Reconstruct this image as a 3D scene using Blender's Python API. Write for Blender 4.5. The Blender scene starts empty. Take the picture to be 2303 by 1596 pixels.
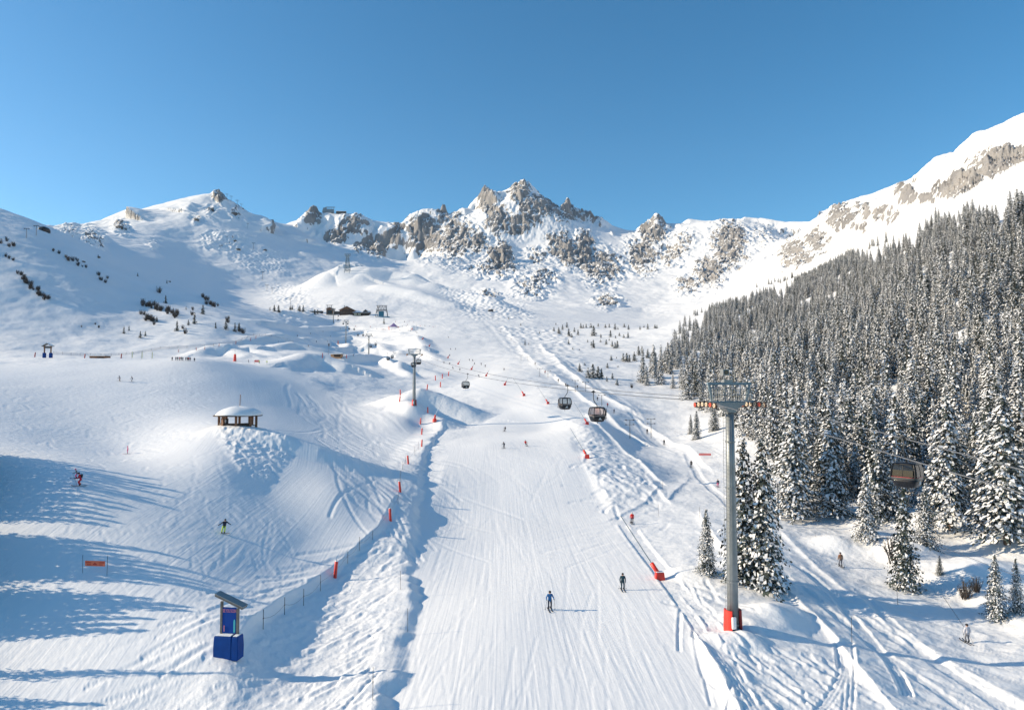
import bpy, bmesh, math, random
import numpy as np
from mathutils import Vector, Matrix
R = math.radians
random.seed(7); RNG = np.random.default_rng(11)
SC = bpy.context.scene; COL = SC.collection

# ------------------------------------------------------------------ camera, sky, sun, exposure
F, CX, CY = 1535.0, 1151.0, 798.0          # focal length and centre, in units of a 2302 x 1596 frame
TILT = math.atan(72.0 / F); CAMZ = 22.0     # drone 22 m above the lower piste, tipped up a little
cam = bpy.data.cameras.new("camera"); cam.sensor_width = 36.0; cam.lens = 36.0 * F / 2302.0
cam.clip_start = 0.5; cam.clip_end = 20000
camo = bpy.data.objects.new("camera", cam); COL.objects.link(camo)
camo.location = (0, 0, CAMZ); camo.rotation_euler = (R(90) + TILT, 0, 0); SC.camera = camo

SUN_EL, SUN_AZ = 22.0, 1.0                  # elevation; the sun stands to the left, a few degrees ahead of square
SDIR = Vector((-math.cos(R(SUN_EL)) * math.cos(R(SUN_AZ)), math.cos(R(SUN_EL)) * math.sin(R(SUN_AZ)), math.sin(R(SUN_EL))))
sl = bpy.data.lights.new("sun", 'SUN'); sl.energy = 4.6; sl.angle = R(0.5); sl.color = (1.0, 0.85, 0.63)
so = bpy.data.objects.new("sun", sl); COL.objects.link(so)
so.rotation_euler = (-SDIR).to_track_quat('-Z', 'Y').to_euler()
W = bpy.data.worlds.new("World"); SC.world = W; W.use_nodes = True
wn = W.node_tree; wn.nodes.clear()
sky = wn.nodes.new("ShaderNodeTexSky"); sky.sky_type = 'NISHITA'; sky.sun_disc = False
sky.sun_elevation = R(SUN_EL); sky.sun_rotation = math.atan2(SDIR.x, SDIR.y)
sky.altitude = 1900; sky.air_density = 1.0; sky.dust_density = 1.6; sky.ozone_density = 1.6
hs = wn.nodes.new("ShaderNodeHueSaturation"); hs.inputs['Hue'].default_value = 0.49; hs.inputs['Saturation'].default_value = 1.34
bg = wn.nodes.new("ShaderNodeBackground"); bg.inputs['Strength'].default_value = 0.128
wo = wn.nodes.new("ShaderNodeOutputWorld")
wn.links.new(sky.outputs[0], hs.inputs['Color']); wn.links.new(hs.outputs[0], bg.inputs[0]); wn.links.new(bg.outputs[0], wo.inputs[0])
SC.view_settings.view_transform = 'Standard'; SC.view_settings.look = 'None'
SC.view_settings.exposure = 0.55; SC.view_settings.gamma = 1.0
SC.cycles.max_bounces = 5; SC.cycles.diffuse_bounces = 3; SC.cycles.transparent_max_bounces = 6
try: SC.cycles.use_denoising = True
except Exception: pass

def ray(X, Y):
    """Direction of a picture point as (x per metre of depth, z per metre of depth)."""
    a = (X - CX) / F; b = (CY - Y) / F
    yf = math.cos(TILT) - b * math.sin(TILT)
    return a / yf, (b * math.cos(TILT) + math.sin(TILT)) / yf
def at(X, Y, d):
    u, w = ray(X, Y); return Vector((u * d, d, CAMZ + w * d))
def project(x, y, z):
    zz = z - CAMZ
    c = y * math.cos(TILT) + zz * math.sin(TILT); up = zz * math.cos(TILT) - y * math.sin(TILT)
    return CX + F * x / c, CY - F * up / c

# ------------------------------------------------------------------ noise on arrays
def _hash(ix, iy, seed):
    h = (ix.astype(np.int64) * 374761393 + iy.astype(np.int64) * 668265263 + seed * 2147483647) & 0xffffffff
    h = ((h ^ (h >> 13)) * 1274126177) & 0xffffffff
    h = (h ^ (h >> 16)) & 0xffffffff
    return h
_GA = np.linspace(0, 2 * np.pi, 256, endpoint=False); _GX = np.cos(_GA).astype(np.float32); _GY = np.sin(_GA).astype(np.float32)
def perlin(x, y, seed=0):
    x0 = np.floor(x); y0 = np.floor(y); fx = (x - x0).astype(np.float32); fy = (y - y0).astype(np.float32)
    ix = x0.astype(np.int64); iy = y0.astype(np.int64)
    def g(dx, dy):
        k = _hash(ix + dx, iy + dy, seed) & 255
        return _GX[k] * (fx - dx) + _GY[k] * (fy - dy)
    sx = fx * fx * fx * (fx * (fx * 6 - 15) + 10); sy = fy * fy * fy * (fy * (fy * 6 - 15) + 10)
    a = g(0, 0); b = g(1, 0); c = g(0, 1); d = g(1, 1)
    return 1.5 * ((a + (b - a) * sx) * (1 - sy) + (c + (d - c) * sx) * sy)
def fbm(x, y, octv=4, seed=0, gain=0.5):
    s = 0; a = 1.0
    for o in range(octv):
        s = s + a * perlin(x * 2.03 ** o + 17.3 * o, y * 2.03 ** o - 9.1 * o, seed + o); a *= gain
    return s
def ridged(x, y, octv=4, seed=0, gain=0.5):
    s = 0; a = 1.0; t = 0
    for o in range(octv):
        s = s + a * (1 - 2 * np.abs(perlin(x * 2.07 ** o + 7.7 * o, y * 2.07 ** o + 3.1 * o, seed + o))); t += a; a *= gain
    return s / t
def sstep(a, b, x):
    t = np.clip((x - a) / (b - a), 0, 1); return t * t * (3 - 2 * t)
# ------------------------------------------------------------------ terrain heights
def pchip(xs, ys):
    xs = np.array(xs, float); ys = np.array(ys, float); h = np.diff(xs); dl = np.diff(ys) / h
    m = np.zeros_like(ys); m[0] = dl[0]; m[-1] = dl[-1]
    for i in range(1, len(xs) - 1):
        if dl[i - 1] * dl[i] > 0:
            w1 = 2 * h[i] + h[i - 1]; w2 = h[i] + 2 * h[i - 1]
            m[i] = (w1 + w2) / (w1 / dl[i - 1] + w2 / dl[i])
    def f(x):
        x = np.clip(x, xs[0], xs[-1]); k = np.clip(np.searchsorted(xs, x) - 1, 0, len(xs) - 2)
        t = (x - xs[k]) / h[k]
        return ((1 + 2 * t) * (1 - t) ** 2) * ys[k] + t * (1 - t) ** 2 * h[k] * m[k] + t * t * (3 - 2 * t) * ys[k + 1] + t * t * (t - 1) * h[k] * m[k + 1]
    return f
BASE = pchip([25, 60, 110, 140, 178, 222, 275, 360, 500, 600, 720, 870, 1150, 1500, 2000, 2500, 3400],
             [0, 0, 0, 2.2, 5.2, 8.8, 15.5, 26.5, 45, 64, 88, 108, 150, 225, 370, 560, 560])
# control points: picture x, picture y, depth
CP = """
1000 1590 47;1200 1590 47;1500 1590 47;1150 1375 67;1300 1375 67;1400 1320 75;1150 1178 110;1250 1178 110;1010 1178 110
1100 1000 178;1220 1000 178;1100 963 222;1230 963 222;1050 905 272;1140 905 272;1000 852 358;1080 852 358;960 802 500;1020 802 500;950 762 600;990 762 610;935 728 740
1480 1300 78.5;1320 1028 158;1320 954 207;1232 908 252;1178 889 283;1135 864 312;1093 843 352;1060 829 400;1030 817 440
753 1298 80;878 1171 103;900 1106 120;918 1043 150;948 1004 183;948 977 212;945 953 228
931 918 232;828 806 500;776 778 640;748 728 800
700 1150 98;640 1300 76;760 1110 106;620 1200 87;600 1100 103;600 1500 54;850 1020 160;760 1010 155;820 960 215;700 900 240;830 900 262;650 832 292;430 803 252;100 806 250;-150 808 250
0 900 150;0 1000 106;0 1100 85;0 1300 65;0 1500 52.5;0 1590 47.5;287 1020 120;180 1092 86;500 1200 82;500 1045 106;350 950 148;250 1200 75;250 1400 58;515 1470 53.5;400 1590 47.5
285 857 200;480 900 190;522 964 132
100 797 325;100 780 350;100 700 415;100 600 490;50 520 570;0 499 580;200 650 480;250 748 405;300 700 470;400 680 540;500 742 440;420 722 455;200 560 650;-200 460 540;-200 650 400;-200 780 325
560 780 420;650 760 480;700 800 380;560 815 320;640 730 620;700 725 700;680 700 840
780 708 850;830 712 840;860 717 820;920 712 850;720 703 880;640 697 900
300 600 900;350 560 1250;300 482 1700;400 460 1800;490 442 1900;560 484 1920;650 524 1950;740 560 1950;450 560 1450;550 600 1400;600 650 1250;450 640 1050;520 690 900;650 600 1500;780 612 1600;200 520 1350;120 518 1100
900 600 1850;1000 640 1600;760 634 1150;860 640 1150;950 644 1150;1080 690 1020;900 700 900
1100 720 850;1200 725 850;1250 740 800;1400 732 900;1500 738 930;1350 800 500;1300 850 345;1450 870 330;1440 905 285;1250 800 440;1200 850 330
1560 1050 168;1500 1000 210;1420 985 215;1500 960 240;1450 930 255;1615 1095 138;1420 1178 109;1890 1275 89;2175 1447 66;1640 1420 61;1800 1400 66;2290 1590 51.5;1900 1590 48;2300 1300 84;2100 1230 97;1750 1300 78;1660 1180 106
1580 980 205;1700 960 195;2200 1200 101;2300 1140 108;2250 800 220;2250 620 320;2250 470 450;2000 800 275;1900 1000 172;2000 560 620;1800 640 820;1800 750 470;1650 800 430;1600 705 900;2300 1000 145;1500 790 520;1650 900 270
2600 400 420;2600 800 190;2600 1200 95;2300 400 570;2302 275 880;2302 305 1000;2302 345 1150;2302 340 720;2150 425 1350;2500 180 850;2100 390 1200;1950 452 1500;1893 468 1650;1830 505 1750;2100 480 900;1900 560 1150;1750 640 1200;1500 690 1350
1700 600 1700;1600 650 1500;1650 560 1950;1750 540 2000;1700 500 2350;1550 508 2450;1425 528 2450
1180 430 2560;1275 485 2500;1375 520 2450;1040 490 2500;940 495 2450;800 498 2400;700 492 2400;640 512 2400
1180 540 2200;1300 600 1950;1150 600 1900;1050 600 1900;950 580 2000;820 560 2150;1400 622 1850;1450 600 2000;1100 660 1500;1250 680 1350;1330 700 1200;1200 640 1600
"""
# hidden or off-frame ground: world x, depth, height
WP = [(-60, 30, 2), (0, 28, 0), (60, 30, -3), (-140, 60, 22), (-200, 120, 45), (-300, 200, 70), (-500, 330, 100), (-700, 500, 150), (-900, 800, 210), (140, 60, 12), (250, 120, 70), (420, 200, 170), (600, 400, 330),
      (-120, 35, 18), (120, 33, 4), (-36, 290, 17), (-150, 292, 32.5), (-1200, 1400, 330), (-1500, 2200, 480), (1300, 1500, 500), (1700, 2500, 520), (900, 900, 480), (850, 1150, 330),
      (-260, 1350, 190), (-150, 1320, 180), (0, 3300, 330), (-900, 3300, 300), (900, 3300, 300), (-500, 2350, 420), (-700, 2400, 440), (-350, 2300, 440), (1900, 3300, 350), (-2000, 3300, 350), (0, 2950, 470), (1000, 2100, 420)]
def _controls():
    P = []
    for row in CP.replace("\n", ";").split(";"):
        q = row.split()
        if len(q) == 3:
            X, Y, d = map(float, q); u, w = ray(X, Y); P.append((u, d, CAMZ + w * d))
    for x, d, z in WP: P.append((x / d, d, z))
    return np.array(P)
KV = 0.55
def _tps(P):
    U = np.stack([P[:, 0], KV * np.log(P[:, 1])], 1); val = (P[:, 2] - BASE(P[:, 1])) / P[:, 1]
    n = len(U); D2 = ((U[:, None] - U[None]) ** 2).sum(-1)
    K = 0.5 * D2 * np.log(D2 + 1e-12) + np.eye(n) * 2e-4
    A = np.zeros((n + 3, n + 3)); A[:n, :n] = K; A[:n, n] = 1; A[:n, n + 1:] = U; A[n, :n] = 1; A[n + 1:, :n] = U.T
    sol = np.linalg.solve(A, np.concatenate([val, [0, 0, 0]]))
    def f(u, ld):
        q = np.stack([u.ravel(), KV * ld.ravel()], 1); out = np.zeros(len(q))
        for i in range(0, len(q), 20000):
            s = q[i:i + 20000]; d2 = ((s[:, None] - U[None]) ** 2).sum(-1)
            out[i:i + 20000] = (0.5 * d2 * np.log(d2 + 1e-12)) @ sol[:n] + sol[n] + s @ sol[n + 1:]
        return out.reshape(u.shape)
    return f
NCI = 1240
_ui = np.linspace(-0.82, 0.82, NCI)
_o = 0.82 + 0.0014 * (1.078 ** np.arange(1, 64) - 1) / 0.078 * 1.0
_o = _o[_o < 2.6]
US = np.concatenate([-_o[::-1], _ui, _o])
NEAR = np.exp(np.linspace(math.log(28), math.log(1000), 960)); FAR = np.exp(np.linspace(math.log(1000), math.log(3400), 640))
DS = np.concatenate([NEAR, FAR[1:]]); NN = len(NEAR)
NR, NC = len(DS), len(US)
def _catmull(src, dst):
    """Weights of a cubic interpolation from evenly spaced src to dst."""
    n = len(src); t = (dst - src[0]) / (src[1] - src[0]); k = np.clip(np.floor(t).astype(int), 0, n - 2); f = t - k
    Wm = np.zeros((len(dst), n))
    c = [-.5 * f + f ** 2 - .5 * f ** 3, 1 - 2.5 * f ** 2 + 1.5 * f ** 3, .5 * f + 2 * f ** 2 - 1.5 * f ** 3, -.5 * f ** 2 + .5 * f ** 3]
    for j in range(4): np.add.at(Wm, (np.arange(len(dst)), np.clip(k + j - 1, 0, n - 1)), c[j])
    return Wm
_cu = np.linspace(US[0], US[-1], 420); _cl = np.linspace(math.log(28), math.log(3400), 220)
_rf = _tps(_controls())
_cg = _rf(*np.meshgrid(_cu, _cl))
_cg[0] = _cg[0]
RES = _catmull(_cl, np.log(DS)) @ _cg @ _catmull(_cu, US).T
DD = np.repeat(DS[:, None], NC, 1); UU = np.repeat(US[None], NR, 0)
XX = UU * DD; YY = DD
Z = BASE(DD) + RES * DD
Z0 = Z.copy()
LNR0 = math.log(28); LSTEP = math.log(1000 / 28) / (NN - 1); LSTEP2 = math.log(3.4) / 639
def _rowf(d):
    l = np.log(np.maximum(d, 28.01)); r = (l - LNR0) / LSTEP
    return np.where(r > NN - 1, NN - 1 + (l - math.log(1000)) / LSTEP2, r)
def _colf(u): return np.interp(u, US, np.arange(NC))
def zgrid(x, y, G=None):
    G = Z if G is None else G
    x = np.asarray(x, float); y = np.asarray(y, float)
    r = np.clip(_rowf(y), 0, NR - 1.001); c = np.clip(_colf(x / y), 0, NC - 1.001)
    i = r.astype(int); j = c.astype(int); fr = r - i; fc = c - j
    return (G[i, j] * (1 - fc) + G[i, j + 1] * fc) * (1 - fr) + (G[i + 1, j] * (1 - fc) + G[i + 1, j + 1] * fc) * fr
def ground(x, y): return float(zgrid(x, y))
def hit(X, Y, dmin=40, dmax=3300):
    """First ground point seen at a picture position."""
    u, w = ray(X, Y); d = np.exp(np.linspace(math.log(dmin), math.log(dmax), 4000))
    g = zgrid(u * d, d) - (CAMZ + w * d); k = np.nonzero(g >= 0)[0]
    if len(k) == 0: k = [int(np.argmax(g))]
    k = k[0]
    if k > 0 and g[k] > 0:
        t = g[k - 1] / (g[k - 1] - g[k]); dd = d[k - 1] + (d[k] - d[k - 1]) * t
    else: dd = d[k]
    return Vector((u * dd, dd, float(zgrid(u * dd, dd))))
PX, PY = project(XX, YY, Z0)

def window(pts, rad):
    """Index box of the grid that covers world points pts (x, y) plus a margin."""
    pts = np.array([(p[0], p[1]) for p in pts]); y0 = max(28.1, pts[:, 1].min() - rad); y1 = pts[:, 1].max() + rad
    us = [(x + s * rad) / y for x, y_ in pts for s in (-1, 1) for y in (max(y0, y_ - rad), y_ + rad)]
    r0 = int(max(0, _rowf(np.array(y0)))); r1 = int(min(NR, _rowf(np.array(y1)) + 2))
    c0 = int(max(0, _colf(min(us)) - 1)); c1 = int(min(NC, _colf(max(us)) + 2))
    return slice(r0, r1), slice(c0, c1)
def polydist(x, y, pts):
    """Distance to a polyline, side (+ = to the right of its direction), interpolated last columns, arc length."""
    best = np.full(x.shape, 1e9); side = np.zeros(x.shape); val = np.zeros(x.shape); arc = np.zeros(x.shape); L = 0
    for a, b in zip(pts[:-1], pts[1:]):
        dx, dy = b[0] - a[0], b[1] - a[1]; l2 = dx * dx + dy * dy + 1e-9
        t = np.clip(((x - a[0]) * dx + (y - a[1]) * dy) / l2, 0, 1)
        ex = x - a[0] - t * dx; ey = y - a[1] - t * dy; d = np.sqrt(ex * ex + ey * ey)
        m = d < best
        best = np.where(m, d, best); side = np.where(m, np.sign(ex * dy - ey * dx), side)
        val = np.where(m, a[2] + t * (b[2] - a[2]), val); l = math.sqrt(l2); arc = np.where(m, L + t * l, arc); L += l
    return best, side, val, arc
def ridge_add(pix, wl, wr, power=1.0):
    """Adds a snow ridge over ground points given as picture x, y, height; wl / wr are its widths either side."""
    ds = [q[3] if len(q) > 3 else hit(q[0], q[1]).y for q in pix]; md = sorted(ds)[len(ds) // 2]
    pts = [(*at(q[0], q[1], min(max(d, md * .9), md * 1.1))[:2], q[2]) for q, d in zip(pix, ds)]
    ridge_w(pts, wl, wr, power)
def ridge_w(pts, wl, wr, power=1.0):
    s = window(pts, max(wl, wr)); x, y = XX[s], YY[s]
    d, sd, h, _ = polydist(x, y, pts)
    t = np.clip(1 - d / np.where(sd < 0, wl, wr), 0, 1); Z[s] += h * (t * t * (3 - 2 * t)) ** power
def step_add(pix, h, soft, reach):
    """A snow step: raised by h on the left side of the line, falling over `soft` metres, fading out over `reach` metres."""
    pts = [(*hit(X, Y)[:2], k) for X, Y, k in pix]
    s = window(pts, reach); d, sd, k, _ = polydist(XX[s], YY[s], pts)
    sgn = d * sd; Z[s] += h * k * np.where(sgn < 0, np.clip(1 - d / reach, 0, 1) ** 1.5, np.clip(1 - d / soft, 0, 1) ** 2)
def inpoly(X, Y, poly):
    r = np.zeros(np.shape(X), bool); n = len(poly)
    for i in range(n):
        x1, y1 = poly[i]; x2, y2 = poly[(i + 1) % n]
        c = ((y1 > Y) != (y2 > Y)); r ^= c & (X < (x2 - x1) * (Y - y1) / (y2 - y1 + 1e-9) + x1)
    return r
def blur(a, n):
    for ax in (0, 1):
        c = np.cumsum(np.concatenate([np.repeat(np.take(a, [0], ax), n + 1, ax), a, np.repeat(np.take(a, [-1], ax), n, ax)], ax), ax, dtype=np.float64)
        L = a.shape[ax]
        a = (np.take(c, range(2 * n + 1, 2 * n + 1 + L), ax) - np.take(c, range(0, L), ax)) / (2 * n + 1)
    return a
def mask(poly, n=6, d0=28, d1=3400):
    m = (inpoly(PX, PY, poly) & (DD >= d0) & (DD <= d1)).astype(np.float32)
    return blur(m, n)
# ------------------------------------------------------------------ mountains: crests, spurs, rock
FR = slice(NN - 150, NR)
xf, yf = XX[FR], YY[FR]
def crest(pix, k, back=None, warp=26.0, seed=1, rough=0.5, round_=10.0, reach=130.0):
    """Raises a ridge whose top runs through the picture points (x, y, depth); its flanks fall at k metres per metre."""
    pts = [tuple(at(X, Y, d)) for X, Y, d in pix]
    s = window(pts, reach * 1.1); s = (slice(max(s[0].start, NN - 150), s[0].stop), s[1])
    x, y = XX[s], YY[s]
    wx = warp * fbm(x / 90, y / 90, 3, seed); wy = warp * fbm(x / 90 + 40, y / 90, 3, seed + 5)
    d0, sd, zr, arc = polydist(x, y, pts)
    d1, _, zr1, arc1 = polydist(x + wx, y + wy, pts)
    f = np.clip(d0 / 70, 0, 1); d = d0 * (1 - f) + d1 * f
    gul = 1 + rough * f * fbm(arc1 / 55.0, d / 260.0, 3, seed + 9)
    kk = np.where(sd > 0, k, k if back is None else back)
    c = zr - kk * gul * (np.sqrt(d * d + round_ ** 2) - round_)
    Zs = Z[s]; m = 14.0
    hh = np.clip(0.5 + 0.5 * (c - Zs) / m, 0, 1) * (1 - sstep(reach * .45, reach, d0))
    Z[s] = Zs * (1 - hh) + c * hh + m * hh * (1 - hh) * 0.5
def C(txt, d=None):
    out = []
    for q in txt.split(";"):
        v = [float(t) for t in q.split()]
        out.append((v[0], v[1], v[2] if len(v) > 2 else d))
    return out
# skyline, from the hill with the chair lifts to the ridge above the forest (points run left to right: flank toward us is the right-hand side)
crest(C("124 511 1500;159 504 1560;199 504 1600;231 496 1650;283 474 1700;309 474 1700;346 470 1750;404 455 1800;450 442 1870;476 439 1900;489 434 1900;505 448 1900;525 462 1905;548 477 1910;577 487 1920;606 500 1940;629 509 1950;658 522 1950;714 543 1950;737 555 1940;790 585 1800"), 0.5, 0.55, warp=18, rough=0.3, round_=60, reach=260)
crest(C("600 520 2350;626 507 2380;676 493 2400;705 469 2400;720 485 2400;735 480 2400;777 482 2400;809 484 2400;835 494 2420;867 500 2420;901 503 2430;922 482 2440;948 472 2450;971 471 2450;991 483 2470;1011 485 2480;1040 468 2490;1060 473 2510;1079 437 2530;1090 422 2540;1104 430 2545;1113 439 2550;1130 432 2550;1150 422 2550;1163 412 2550;1180 405 2550;1190 412 2545;1200 420 2540;1212 436 2535;1225 448 2530;1240 456 2520;1252 470 2515;1268 466 2505;1275 457 2500;1283 468 2500;1301 471 2490;1327 482 2470;1340 493 2465;1353 490 2460;1375 508 2450;1405 519 2440;1425 520 2440;1448 506 2430;1462 492 2425;1474 480 2420;1484 490 2420;1497 503 2420;1532 503 2430;1547 494 2430;1600 498 2400;1644 497 2380;1676 488 2360;1710 490 2340;1768 500 2280;1826 499 2200"), 0.72, 1.0, warp=30, rough=0.55, seed=21, round_=6, reach=170)
crest(C("1780 560 1700;1843 486 1720;1870 476 1690;1898 463 1650;1915 474 1600;1933 460 1560;1990 438 1450;2031 420 1380;2060 412 1330;2106 404 1250;2143 385 1180;2181 365 1110;2230 332 1010;2302 292 900;2420 225 820"), 0.42, 0.8, warp=14, rough=0.3, seed=41, round_=25, reach=200)
# spurs that run down from the crest
for i, (t, k) in enumerate([
    ("1090 424 2535;1097 455 2490;1112 485 2440;1140 515 2360", 1.25), ("1180 408 2545;1195 440 2500;1190 475 2430;1165 515 2350", 1.2),
    ("1200 422 2535;1222 452 2480;1212 480 2420;1195 508 2370", 1.3), ("1040 470 2485;1030 505 2400;1015 540 2300;1000 572 2220", 1.1),
    ("1040 505 2390;1070 535 2300;1085 562 2220", 1.1), ("971 473 2445;965 510 2380;945 545 2300;930 565 2250", 1.15),
    ("1252 470 2510;1245 505 2440;1240 545 2340;1270 575 2260;1288 590 2200", 1.1), ("1301 474 2485;1310 520 2390;1315 560 2300;1330 598 2200", 1.15),
    ("1310 540 2340;1350 580 2220;1385 618 2100", 1.1), ("1120 556 2030;1135 575 1985;1150 603 1930", 1.25), ("1120 558 2030;1090 590 1960;1065 612 1900", 0.9),
    ("1210 568 2100;1228 588 2050", 1.1), ("1220 616 1880;1245 632 1830", 1.0), ("1170 628 1780;1200 645 1720;1222 658 1680", 0.9),
    ("1474 484 2415;1470 515 2350;1450 545 2280;1430 580 2200;1422 602 2150", 1.15), ("1474 490 2410;1492 530 2330;1480 548 2290", 1.2),
    ("1500 555 2200;1524 588 2110", 1.1), ("1530 520 2330;1555 560 2220", 1.0), ("1640 500 2370;1650 545 2250;1640 590 2130;1600 625 2020;1560 648 1940;1530 655 1900", 1.1),
    ("1548 600 2080;1535 640 1980", 1.0), ("1898 465 1645;1880 495 1590;1840 530 1500;1800 570 1400;1755 600 1330", 0.75),
    ("705 472 2395;698 495 2350;690 500 2330", 1.2), ("800 486 2400;795 510 2340;765 535 2270;740 550 2220", 1.0), ("895 505 2420;890 530 2350;880 550 2300", 1.1),
    ("850 545 2270;845 572 2190", 1.1), ("815 555 2230;805 572 2190", 1.0), ("1365 672 1500;1385 690 1450", 0.7), ("930 485 2435;925 515 2380", 0.9)]):
    crest(C(t), k, k, warp=16, rough=0.6, seed=100 + 3 * i, round_=5)
# rock zones in the picture: boxes x0 x1 y0 y1 strength
RZ = """1079 1112 425 475 1;1095 1140 465 525 1;1148 1190 405 456 1;1188 1262 440 484 1;1165 1214 452 510 1;1142 1188 484 528 1;985 1062 492 582 1;1056 1092 522 570 1
1232 1278 520 580 1;1262 1294 545 596 1.2;1296 1330 528 604 1.2;1313 1392 570 632 1;1238 1300 462 500 .8;1300 1365 468 500 .8;1102 1147 552 612 1.2;1062 1172 590 618 .8;1188 1234 564 594 .8;1194 1250 610 637 .8;1163 1228 622 664 .7;1087 1116 661 676 .9;1342 1387 668 690 .8
1440 1498 505 552 1;1414 1474 540 610 1;1465 1500 482 508 .8;1486 1528 555 594 .9;1512 1560 522 568 .8;1568 1624 585 645 1;1605 1672 504 602 1.1;1528 1566 626 660 .9;1690 1740 508 560 .6
1746 1832 546 604 .8;1815 1860 516 568 .75;1865 1915 462 508 .85;1925 1950 462 480 .7;2110 2165 412 436 1;2150 2205 392 420 1.1;2215 2330 345 402 1.1;2022 2055 425 450 .8;1960 2010 470 495 .7;2070 2090 440 452 .7;1925 1945 505 520 .7;2180 2210 450 462 .7;2240 2262 420 432 .7
686 719 468 498 1;773 817 480 522 .9;735 774 518 548 .9;882 904 498 546 .9;862 886 520 548 .8;827 863 540 574 1;797 816 548 572 .8;930 992 488 566 1;915 960 470 500 .5
484 506 432 450 1.1;520 545 455 490 .6;465 486 468 480 .8;436 449 490 502 .8;465 535 528 560 .45;260 284 504 522 .8;140 175 500 535 .5;185 225 520 570 .6;0 60 500 515 .5;340 352 540 560 .3;985 1005 460 490 1.2;1268 1282 455 475 1.2"""
RZM = np.zeros(xf.shape, np.float32)
PXf, PYf = project(xf, yf, Z[FR])
nz = 9 * fbm(xf / 45, yf / 45, 3, 77)
for q in RZ.replace("\n", ";").split(";"):
    x0, x1, y0, y1, s_ = map(float, q.split())
    cx_, cy_, rx, ry = (x0 + x1) / 2, (y0 + y1) / 2, (x1 - x0) / 2 * 1.15 + 3, (y1 - y0) / 2 * 1.15 + 3
    e = np.sqrt(((PXf - cx_ + nz) / rx) ** 2 + ((PYf - cy_ + nz * .6) / ry) ** 2)
    RZM = np.maximum(RZM, s_ * np.clip(1.55 - e, 0, 1) / 1.0)
RZM = np.minimum(RZM, 1.2) * np.where(xf / yf > .5, sstep(620, 680, yf), sstep(850, 1000, yf))
# broken rock: gullies down the fall line, steps, cracks
wpx = xf + 16 * fbm(xf / 60, yf / 60, 3, 5); wpy = yf + 16 * fbm(xf / 60 + 9, yf / 60, 3, 6)
rg = ridged(wpx / 75, wpy / 75, 5, 31, 0.55); gl = ridged(wpx / 24, wpy / 95, 4, 35, 0.6)
lo = (1 - RZM.clip(0, 1))
Z[FR] += RZM * (13 * rg + 17 * gl + 6 * ridged(xf / 8, yf / 11, 3, 61) - 12)
far_w = sstep(950, 1300, yf)
Z[FR] += far_w * lo * (4.0 * fbm(xf / 150, yf / 150, 3, 81) + 1.3 * ridged(wpx / 60, wpy / 230, 2, 83) + 0.45 * fbm(xf / 16, yf / 16, 2, 85))
rslope = sstep(.42, .55, xf / yf) * sstep(560, 760, yf) * lo
Z[FR] += rslope * (6 * (ridged((xf + .5 * yf) / 60, (yf - .5 * xf) / 150, 4, 91) - .4) + 1.5 * ridged(xf / 13, yf / 13, 3, 95))
# rock needle on the crest and other small pinnacles
for X, Y, d, h, w in ((997, 486, 2478, 40, 8), (1276, 468, 2500, 14, 9), (1091, 430, 2538, 8, 12), (705, 474, 2398, 7, 12), (489, 438, 1900, 6, 10), (1327, 486, 2468, 8, 9)):
    p = at(X, Y, d); s = window([p], w * 2); dd = np.hypot(XX[s] - p.x, (YY[s] - p.y)) / w
    Z[s] += h * np.clip(1.4 - dd, 0, 1) ** 0.6
# ------------------------------------------------------------------ near snow: banks, mounds, kickers, moguls, tracks
nr = slice(0, NN)
xn, yn, dn = XX[nr], YY[nr], DD[nr]
# gentle undulation everywhere but the groomed runs
PISTE = [(860, 1640), (925, 1235), (990, 1010), (1130, 930), (1000, 830), (940, 740), (980, 728), (1060, 780), (1180, 870), (1290, 965), (1320, 1040), (1380, 1165), (1490, 1330), (1690, 1640)]
M_PISTE = mask(PISTE, 10)
RUN = [(-200, 830), (430, 806), (640, 835), (760, 900), (890, 930), (985, 945), (940, 1010), (890, 1150), (720, 1320), (480, 1480), (300, 1640), (-200, 1640)]
M_RUN = mask(RUN, 10)
GRM = np.clip(M_PISTE + M_RUN, 0, 1)
wild = (1 - GRM[nr])
Z[nr] += wild * sstep(60, 160, dn) * (0.8 * fbm(xn / 28, yn / 28, 3, 201)) + wild * 0.10 * fbm(xn / 4.0, yn / 4.0, 3, 205)
Z[nr] += 0.10 * GRM[nr] * fbm(xn / 14, yn / 22, 2, 209)
# mound with the hut, its steep side towards the run
ridge_add([(450, 963, .2, 131), (490, 964, .8, 130), (560, 967, 1.2, 129), (640, 975, 2.0, 128), (720, 992, 2.0, 128), (810, 1020, 1.4, 129), (885, 1050, .2, 131)], 15, 6)
ridge_w([(-570, 350, 36), (-585, 430, 56), (-600, 480, 62), (-640, 560, 62), (-740, 640, 15)], 170, 110)      # unseen shoulder added beyond the frame to throw shade on the slope
# bank between the run and the piste
bank = [(846, 1620, .8), (866, 1520, .7), (898, 1420, 1.0), (912, 1330, 1.1), (905, 1270, .6), (915, 1230, 1.0), (922, 1180, .9), (936, 1090, .9), (944, 1040, 1.2), (975, 985, 1.2), (1000, 955, .9)]
bw = [(*hit(X, Y)[:2], h) for X, Y, h in bank]; bs = pchip(np.linspace(0, 1, len(bw)), [q[0] for q in bw]), pchip(np.linspace(0, 1, len(bw)), [q[1] for q in bw]), pchip(np.linspace(0, 1, len(bw)), [q[2] for q in bw])
bt = np.linspace(0, 1, 140); bx, by, bh = (f(bt) for f in bs)
ridge_w(list(zip(bx + .75 * fbm(by / 3.0, by * 0, 3, 61) + .7 * fbm(by / 13.0, by * 0 + 5, 2, 63), by, bh * .62 * (1 + .7 * fbm(by / 9.0, by * 0 + 2, 3, 65)))), 7.5, 1.5, 0.8)
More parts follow.
